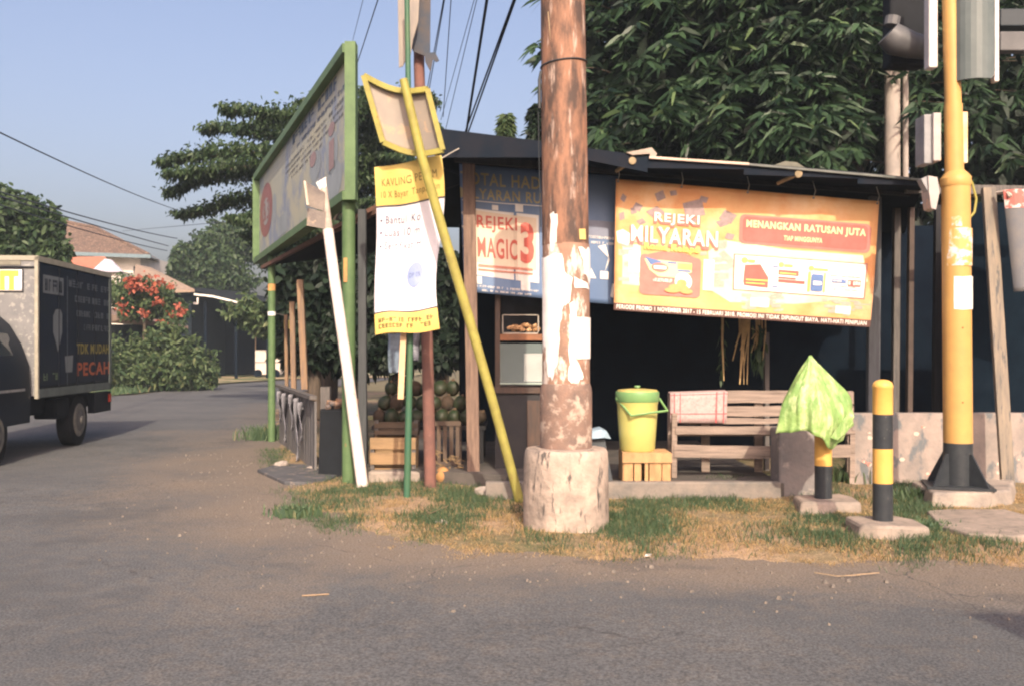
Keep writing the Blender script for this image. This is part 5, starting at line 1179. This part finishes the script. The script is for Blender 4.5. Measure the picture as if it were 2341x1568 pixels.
leaf_cloud([tuple(P(1735+random.gauss(0, 9), random.uniform(740, 835), 10.6)) for _ in range(60)], .12, .03, lf_mid, 'leaves', t, .6, [(0, 0, -1)]*60, .4)
t = thing('dried_strand', P(1650, 790, 10.6), 'single thin dried strand left of the hanging yellow bundle', 'dried plant')
MB().tube([P(1652, 700, 10.6), P(1651, 780, 10.6), P(1655, 870, 10.58)], [.014, .012, .005], 5).build('stalk', MATS['dried stalk'], t)
leaf_cloud([tuple(P(1651+random.gauss(0, 3), random.uniform(730, 870), 10.6)) for _ in range(40)], .08, .02, lf_mid, 'leaves', t, .6, [(0, 0, -1)]*40, .4)
# ------------------------------------------------------------------ side counter along the street
t = thing('side_fence', (P(690, 0, 12.5).x, 12.5, 0), 'low grey plank fence running back beside the left green billboard leg', 'fence')
A0 = Vector((P(722, 0, 10.9).x, 10.9, 0)); A1 = Vector((P(640, 0, 14.6).x, 14.6, 0)); n = 17
for i in range(n):
    a = A0.lerp(A1, (i+.08)/n); b = A0.lerp(A1, (i+.9)/n); zt_ = .80+random.uniform(-.02, .02)
    MB().hexa([a-Vector((.012, 0, 0)), b-Vector((.012, 0, 0)), b+Vector((.012, 0, 0)), a+Vector((.012, 0, 0))], [a+Vector((-.012, 0, zt_)), b+Vector((-.012, 0, zt_)), b+Vector((.012, 0, zt_)), a+Vector((.012, 0, zt_))]).build('board', M('fence board', (.1, .1, .105), (.15, .14, .135), 5, stretch=(4, 4, .7)), t)
MB().beam(A0+Vector((-.03, 0, .83)), A1+Vector((-.03, 0, .83)), .08, .04).build('top_rail', wood_grey, t)
MB().beam(A0+Vector((.12, -.05, 0)), A0+Vector((.12, -.05, .95)), .1, .1).build('post', wood_grey, t)
pm = M('white plastic strip', (.3, .3, .33), (.2, .2, .24), 6)
for i, (u, h0, h1) in enumerate(((.83, .35, .78), (.66, .12, .78), (.45, .35, .8), (.3, .02, .78), (.2, .3, .75))):
    a = A0.lerp(A1, u); S = Sheet(a+Vector((-.05, .0, h1)), a+Vector((-.05, -.2, h1)), a+Vector((-.05, -.12, h0)), a+Vector((-.05, -.02, h0)), lambda u, v: .02*math.sin(u*9+v*6), .05)
    o = S.base('plastic_strip', pm, None, origin=tuple(a)); tag(o, ['torn white plastic strip at the far end of the grey fence', 'long torn white strip hanging on the grey fence, second from its far end', 'short torn white strip in the middle of the grey fence', 'longest torn white strip reaching the ground on the grey fence', 'torn white strip nearest the camera on the grey fence'][i], 'plastic strip', 'white plastic strips on the grey fence')
t = thing('covered_table', (P(755, 0, 10.9).x, 10.9, 0), 'table draped in a black sheet between the fence and the thick billboard leg', 'table')
q0, q1 = P(727, 0, 10.6).x, P(812, 0, 10.6).x; zt_ = P(0, 938, 10.6).z
MB().hexa([(q0, 10.6, 0), (q1, 10.45, 0), (q1, 11.6, 0), (q0-.2, 11.8, 0)], [(q0+.02, 10.62, zt_), (q1, 10.5, zt_), (q1, 11.5, zt_+.05), (q0-.15, 11.7, zt_+.05)]).build('drape', M('black sheet', (.006, .008, .011), (.009, .012, .016), 7, rough=.8), t)
m = MB()
for k in range(60):
    c = Vector((lerp(q0+.06, q1-.08, random.random()), 10.7+.5*random.random(), zt_+.03+.06*random.random())); m.tube([c, c+Vector((.05, .02, .0))], [.03, .02], 6)
m.build('goods', M('orange goods', (.4, .2, .09), (.12, .12, .13), 9), t)
# yellow small sign far under the stall
o = MB().box((P(649, 0, 16).x, 16, P(0, 752, 16).z), (P(664, 0, 16).x, 16.03, P(0, 732, 16).z)).build('sign_plate', M('dull yellow plate', (.4, .33, .08), (.3, .26, .1), 9), None, origin=(P(656, 0, 16).x, 16, 2.2))
tag(o, 'small dull yellow plate hanging behind the left billboard leg', 'sign')
for k_, w_ in enumerate(((P(625, 716, 15.5), P(652, 722, 16.0)),)):
    m = MB().tube(list(w_), .006, 4); m.build('string', MATS['string'], o)
# ------------------------------------------------------------------ concrete column behind the roof
t = thing('concrete_column', (P(2046, 0, 14.2).x, 14.2, 0), 'pale concrete utility column rising behind the stall roof near the traffic light', 'column')
xm = P(2040, 0, 14.2).x; cc = M('column concrete', (.36, .31, .27), (.26, .23, .21), 4)
MB().tube([(xm, 14.2, 0), (xm, 14.2, P(0, 152, 14.2).z)], [.115, .108], 20).build('shaft', cc, t, smooth=True)
MB().tube([(P(2064, 0, 14.2).x, 14.1, 0), (P(2064, 0, 14.2).x, 14.1, P(0, 160, 14.2).z)], .04, 10).build('conduit', cc, t, smooth=True)

# ------------------------------------------------------------------ rubble, sticks and litter
rock = M('rubble', (.4, .34, .29), (.25, .22, .2), 8, bump=.6)
def rockat(c, r, label, sq=.6, name='stone'):
    bm = bmesh.new(); bmesh.ops.create_icosphere(bm, subdivisions=2, radius=1)
    sd_ = random.random()*50
    for v in bm.verts:
        k = 1+.35*noise.noise(v.co*1.3+Vector((sd_, 0, 0)))
        v.co = Vector((v.co.x*r*k*1.3, v.co.y*r*k, v.co.z*r*sq*k))
    me = bpy.data.meshes.new(name); bm.to_mesh(me); bm.free(); me.materials.append(rock)
    o = bpy.data.objects.new(name, me); COL.objects.link(o); o.location = c; return tag(o, label, 'stone')
rockat(G(1108, 1135)+Vector((0, 0, .05)), .075, 'pale broken stone in the grass left of the round footing')
rockat(G(1022, 1060)+Vector((0, 0, .03)), .06, 'grey stone lying behind the brown red pole')
rockat(G(1005, 1205)+Vector((0, 0, .03)), .05, 'small stone in the dry grass left of the footing')
rockat(G(735, 1075)+Vector((0, 0, .03)), .12, 'low dark lump of rubble left of the white pipe foot', .3)
rockat(G(1965, 1195)+Vector((0, 0, .02)), .07, 'flat stone chip in front of the uncovered bollard', .3)
rockat(G(645, 1070)+Vector((0, 0, .04)), .07, 'dark clump of rubble on the sandy shoulder', .7)
stick = M('dry stick', (.34, .24, .15), (.2, .15, .1), 9)
def stickat(pts, label, r=.004):
    m = MB(); m.tube([G(x, y, z) for x, y, z in pts], r, 5); o = m.build('stick', stick, None, origin=tuple(G(pts[0][0], pts[0][1], pts[0][2]))); tag(o, label, 'stick')
stickat([(955, 1175, .03), (985, 1172, .06), (1025, 1155, .05)], 'pale dry stick in the grass below the thin green pole')
stickat([(960, 1150, .05), (975, 1165, .05), (995, 1185, .03)], 'short pale stick crossing the grass under the vertical banner')
stickat([(1862, 1308, .02), (1915, 1316, .015), (1965, 1313, .02)], 'curved dry stick at the road edge below the uncovered bollard')
stickat([(1955, 1313, .02), (2010, 1308, .02)], 'straight dry stick at the road edge below the uncovered bollard')
stickat([(690, 1361, .01), (752, 1357, .01)], 'thin pale straw lying alone on the asphalt')
stickat([(1170, 1180, .1), (1178, 1200, .05), (1170, 1225, .03)], 'dry stalk standing in the grass at the foot of the leaning yellow post')
o = MB().plate([G(1474, 1271, .015), G(1488, 1270, .015), G(1490, 1266, .03), G(1476, 1266, .03)], .01).build('litter', paper, None, origin=tuple(G(1480, 1268))); tag(o, 'small scrap of white litter at the verge edge', 'litter')

# ------------------------------------------------------------------ overhead wires
wire = M('cable black', (.03, .035, .05), (.04, .045, .06), rough=.6)
def wireat(a, b, label, r=.01, ext=0, sag=0, double=0):
    A_, B_ = P(*a), P(*b); B_ = B_+(B_-A_)*ext
    pts = [A_.lerp(B_, i/14)-Vector((0, 0, sag*4*(i/14)*(1-i/14))) for i in range(15)]
    m = MB().tube(pts, r, 5)
    if double: m.tube([p+Vector((double*(1-i/14), 0, 0)) for i, p in enumerate(pts)], r, 5)
    o = m.build('overhead_wire', wire, None, origin=tuple(A_)); tag(o, label, 'wire', 'overhead wires')
wireat((812, 160, 16), (864, 0, 11), 'overhead wire dropping behind the top of the green billboard', .007, .5)
wireat((800, 118, 18), (830, 0, 12), 'faint thin wire left of the billboard top', .004, .4)
wireat((972, 230, 14), (1014, 0, 10.5), 'double overhead wire just right of the torn board', .006, .5, 0, .03)
wireat((1013, 268, 14), (1031, 0, 10.5), 'single steep wire, second from the torn board', .0055, .5)
wireat((1008, 275, 15), (1084, 0, 10.5), 'thin slanting wire crossing behind the steep wire', .004, .5)
wireat((1018, 300, 15), (1090, 0, 10.5), 'thin slanting wire left of the thick cable', .0045, .5)
wireat((1066, 302, 14), (1113, 0, 10), 'thick black overhead cable between the torn board and rusty pole', .017, .5)
wireat((1071, 302, 14), (1178, 0, 10), 'paired overhead cable nearest the rusty pole', .011, .5, 0, -.045)
wireat((415, 484, 32), (-60, 262, 12), 'topmost sagging wire in the left sky', .011, .2, .12)
wireat((405, 546, 30), (-60, 412, 14), 'upper of three wires above the tiled roof', .013, .2, .1)
wireat((385, 563, 30), (60, 462, 16), 'middle wire of three above the tiled roof', .013, .6, .05)
wireat((382, 574, 30), (70, 478, 16), 'lowest wire passing close above the tiled roof', .011, .6, .1)
wireat((280, 529, 40), (470, 512, 28), 'faint nearly level wire left of the tiered tree', .008, .2)

# ------------------------------------------------------------------ unseen board added behind the camera to cast a shadow into the frame
t = thing('shadow_board', (4.9, -1.5, 0), 'plain board on two posts, added behind the camera to cast a shadow', 'shadow_board')
MB().box((3.38, -1.5, 2.6), (6.4, -1.45, 4.5)).build('panel', M('shadow board sheet', (.4, .4, .4)), t)  # panel and posts of the added shadow-casting board
for x in (4.2, 5.8): MB().box((x, -1.55, 0), (x+.1, -1.51, 3.8)).build('post', metal_grey, t)

# ------------------------------------------------------------------ grass
def blades(name, n, hmin, hmax, w, mat, dens, seed, lean=.5, xr=(-5.2, 6.2), yr=(5.6, 13.5)):
    r = np.random.default_rng(seed); vs = []; cnt = 0; rr_ = random.Random(seed)
    while cnt < n:
        x = rr_.uniform(*xr); y = rr_.uniform(*yr)
        if rr_.random() > (8.0/y)**1.2: continue
        s = sd_edge(x, y)
        if s < -.12: continue
        if y > 8.95 and x > .02 and x < 2.5: continue
        if y > 10.0 and x > -1.5: continue
        if (x-pc.x)**2+(y-pc.y)**2 < .32**2: continue
        if rr_.random() > dens(x, y, s): continue
        z = vh(x, y, s)-.004; h = rr_.uniform(hmin, hmax); a = rr_.uniform(0, 6.283); l = h*rr_.uniform(.1, lean*2)
        b = rr_.uniform(0, 6.283); wx, wy = math.cos(b)*w*.5, math.sin(b)*w*.5; dx, dy = math.cos(a)*l, math.sin(a)*l
        vs += [(x-wx, y-wy, z), (x+wx, y+wy, z), (x+dx*.4+wx*.7, y+dy*.4+wy*.7, z+h*.6), (x+dx*.4-wx*.7, y+dy*.4-wy*.7, z+h*.6), (x+dx, y+dy, z+h*(1 if lean < 1 else .6))]
        cnt += 1
    fs = []
    for i in range(cnt): k = i*5; fs += [(k, k+1, k+2, k+3), (k+3, k+2, k+4)]
    o = link_mesh(name, np.array(vs), fs, mat); return tag(o, kind='stuff')
def pxy(x, y): return CX+x/y*F, HY+CAMZ/y*F
greens = [(1440, 1195, 90, 42, .95), (1250, 1215, 50, 30, .7), (690, 1170, 55, 25, .8), (850, 1135, 150, 30, .6), (1060, 1150, 100, 35, .6), (1600, 1150, 140, 28, .5), (1900, 1180, 70, 45, .5), (2090, 1190, 50, 80, .9), (2080, 1120, 60, 40, .7), (620, 1010, 30, 40, .9), (1010, 1195, 90, 30, .5), (1870, 1235, 140, 30, .45), (600, 990, 30, 50, .6), (1790, 1110, 60, 30, .5), (1500, 1255, 80, 20, .3), (760, 1190, 60, 25, .6), (2250, 1260, 120, 30, .25)]
def gden(x, y, s):
    px, py = pxy(x, y); g = 0
    for cx_, cy_, a, b, k in greens: g = max(g, k*math.exp(-(((px-cx_)/a)**2+((py-cy_)/b)**2)*.9))
    nn = n2(x, y, 2.2, 7)+.6*n2(x, y, 6, 3)
    return max(0, (g*1.15+.03)*(1+nn*1.7)-.06)*(1 if s > .05 else .2)
def dden(x, y, s):
    nn = n2(x, y, 2.8, 17)+.6*n2(x, y, 7, 13)
    return max(.03, .38+nn*.8-gden(x, y, s)*.2)*(sm((s+.12)/.35))
def dden2(x, y, s): return dden(x, y, s)*(1 if y < 9.5 else .5)
g1 = leafmat('green grass', (.035, .075, .04), (.085, .13, .06), .25, .6, (.24, .2, .1)); g2 = leafmat('straw', (.3, .2, .095), (.52, .37, .18), .3, .7, (.14, .15, .06))
blades('grass', 30000, .02, .075, .006, g1, gden, 1, .5)
blades('dry_grass', 80000, .008, .04, .0045, g2, dden2, 2, 1.3)
def tuft(label, px, py, n, hh, mat=g1, sp=.06):
    c = G(px, py); vs = []; fs = []
    for i in range(n):
        x = c.x+random.gauss(0, sp); y = c.y+random.gauss(0, sp*.6); a = random.random()*6.28; h = hh*random.uniform(.4, 1); l = h*random.uniform(.2, .8); w = .006
        k = len(vs); z = .0
        vs += [(x-w, y, z), (x+w, y, z), (x+w+math.cos(a)*l*.4, y+math.sin(a)*l*.4, z+h*.65), (x-w+math.cos(a)*l*.4, y+math.sin(a)*l*.4, z+h*.65), (x+math.cos(a)*l, y+math.sin(a)*l, z+h)]; fs += [(k, k+1, k+2, k+3), (k+3, k+2, k+4)]
    o = link_mesh('weed', vs, fs, mat, None, tuple(c)); tag(o, label, 'weed')
tuft('leafy weed at the right foot of the low wall near the bollards', 1945, 1105, 260, .22, lf_bush, .1)
tuft('tall weed in front of the kerb under the bench', 1660, 1128, 160, .2, lf_mid, .12)
tuft('dark tuft on the left tip of the grass verge', 680, 1180, 260, .11, g1, .09)
tuft('weed growing at the plinth of the traffic light', 2100, 1150, 200, .17, lf_mid, .09)
tuft('grass clump at the foot of the left green billboard leg', 615, 1005, 380, .26, g1, .2)
tuft('weed beside the block of the uncovered bollard', 2120, 1215, 260, .1, g1, .1)

# ------------------------------------------------------------------ haze: thin bluish volume added to pale the distance and lift the blacks
hz = MB().box((-95, -14, -1.03), (95, 95, 13.0)).build('added_haze', None); hz['kind'] = 'stuff'
hm = bpy.data.materials.new('added_haze'); hm.use_nodes = True; hn = hm.node_tree; hn.nodes.remove(hn.nodes['Principled BSDF'])
pv = hn.nodes.new('ShaderNodeVolumePrincipled'); pv.inputs['Density'].default_value = .0011; pv.inputs['Color'].default_value = (.72, .86, 1, 1); pv.inputs['Anisotropy'].default_value = 0.0
hn.links.new(pv.outputs[0], hn.nodes['Material Output'].inputs['Volume']); hz.data.materials.append(hm)

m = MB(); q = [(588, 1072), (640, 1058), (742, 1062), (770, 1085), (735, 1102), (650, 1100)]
o = m.plate([G(x, y, .035) for x, y in q], -.05, (0, 0, 1)).build('dark_slab', M('dark slab concrete', (.1, .1, .105), (.06, .062, .07), 6, c3=(.2, .17, .15), s3=9, lo3=.56, hi3=.64, bump=.8, bscale=25), None, origin=tuple(G(680, 1080)), bevel=.01)  # flat dark slab laid over the shoulder
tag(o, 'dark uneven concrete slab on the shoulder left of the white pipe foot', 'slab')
# loose gravel and leaf litter along the road edge
r_ = random.Random(5); gv = MB(); k = 0
while k < 700:
    x = r_.uniform(-4.6, 5.5); y = r_.uniform(4.2, 13); s_ = sd_edge(x, y)
    if not (-1.6 < s_ < 1.0) or r_.random() > math.exp(-abs(s_+.15)*2.2): continue
    k += 1; r0 = r_.uniform(.004, .011)*(1 if r_.random() < .93 else 2); z = max(vh(x, y, s_), .004)
    a = r_.random()*6; q = [(x+r0*math.cos(a+t_)*r_.uniform(.7, 1.3), y+r0*math.sin(a+t_), z-.004) for t_ in (0, 1.6, 3.1, 4.7)]
    gv.hexa(q, [(x+(u-x)*.55, y+(v-y)*.55, z+r0*.7) for u, v, w in q])
o = gv.build('gravel', M('gravel', (.2, .17, .14), (.1, .09, .085), 30)); tag(o, kind='stuff')
vs = []; fs = []
for i in range(9000):
    x = r_.uniform(-16, -10.5); y = 27.5+(x+11.6)*-.3*0+r_.uniform(-4.5, 12)
    if x > -11.7 and y > 26: continue
    if y < 23.6+max(0, (x+14.5)*1.4)+.2: continue
    h = r_.uniform(.08, .3); a = r_.random()*6.28; w = .03; j = len(vs)
    vs += [(x-w, y, .01), (x+w, y, .01), (x+math.cos(a)*h*.5, y+math.sin(a)*h*.5, h)]; fs.append((j, j+1, j+2))
o = link_mesh('roadside_grass', np.array(vs), fs, g1); tag(o, kind='stuff')
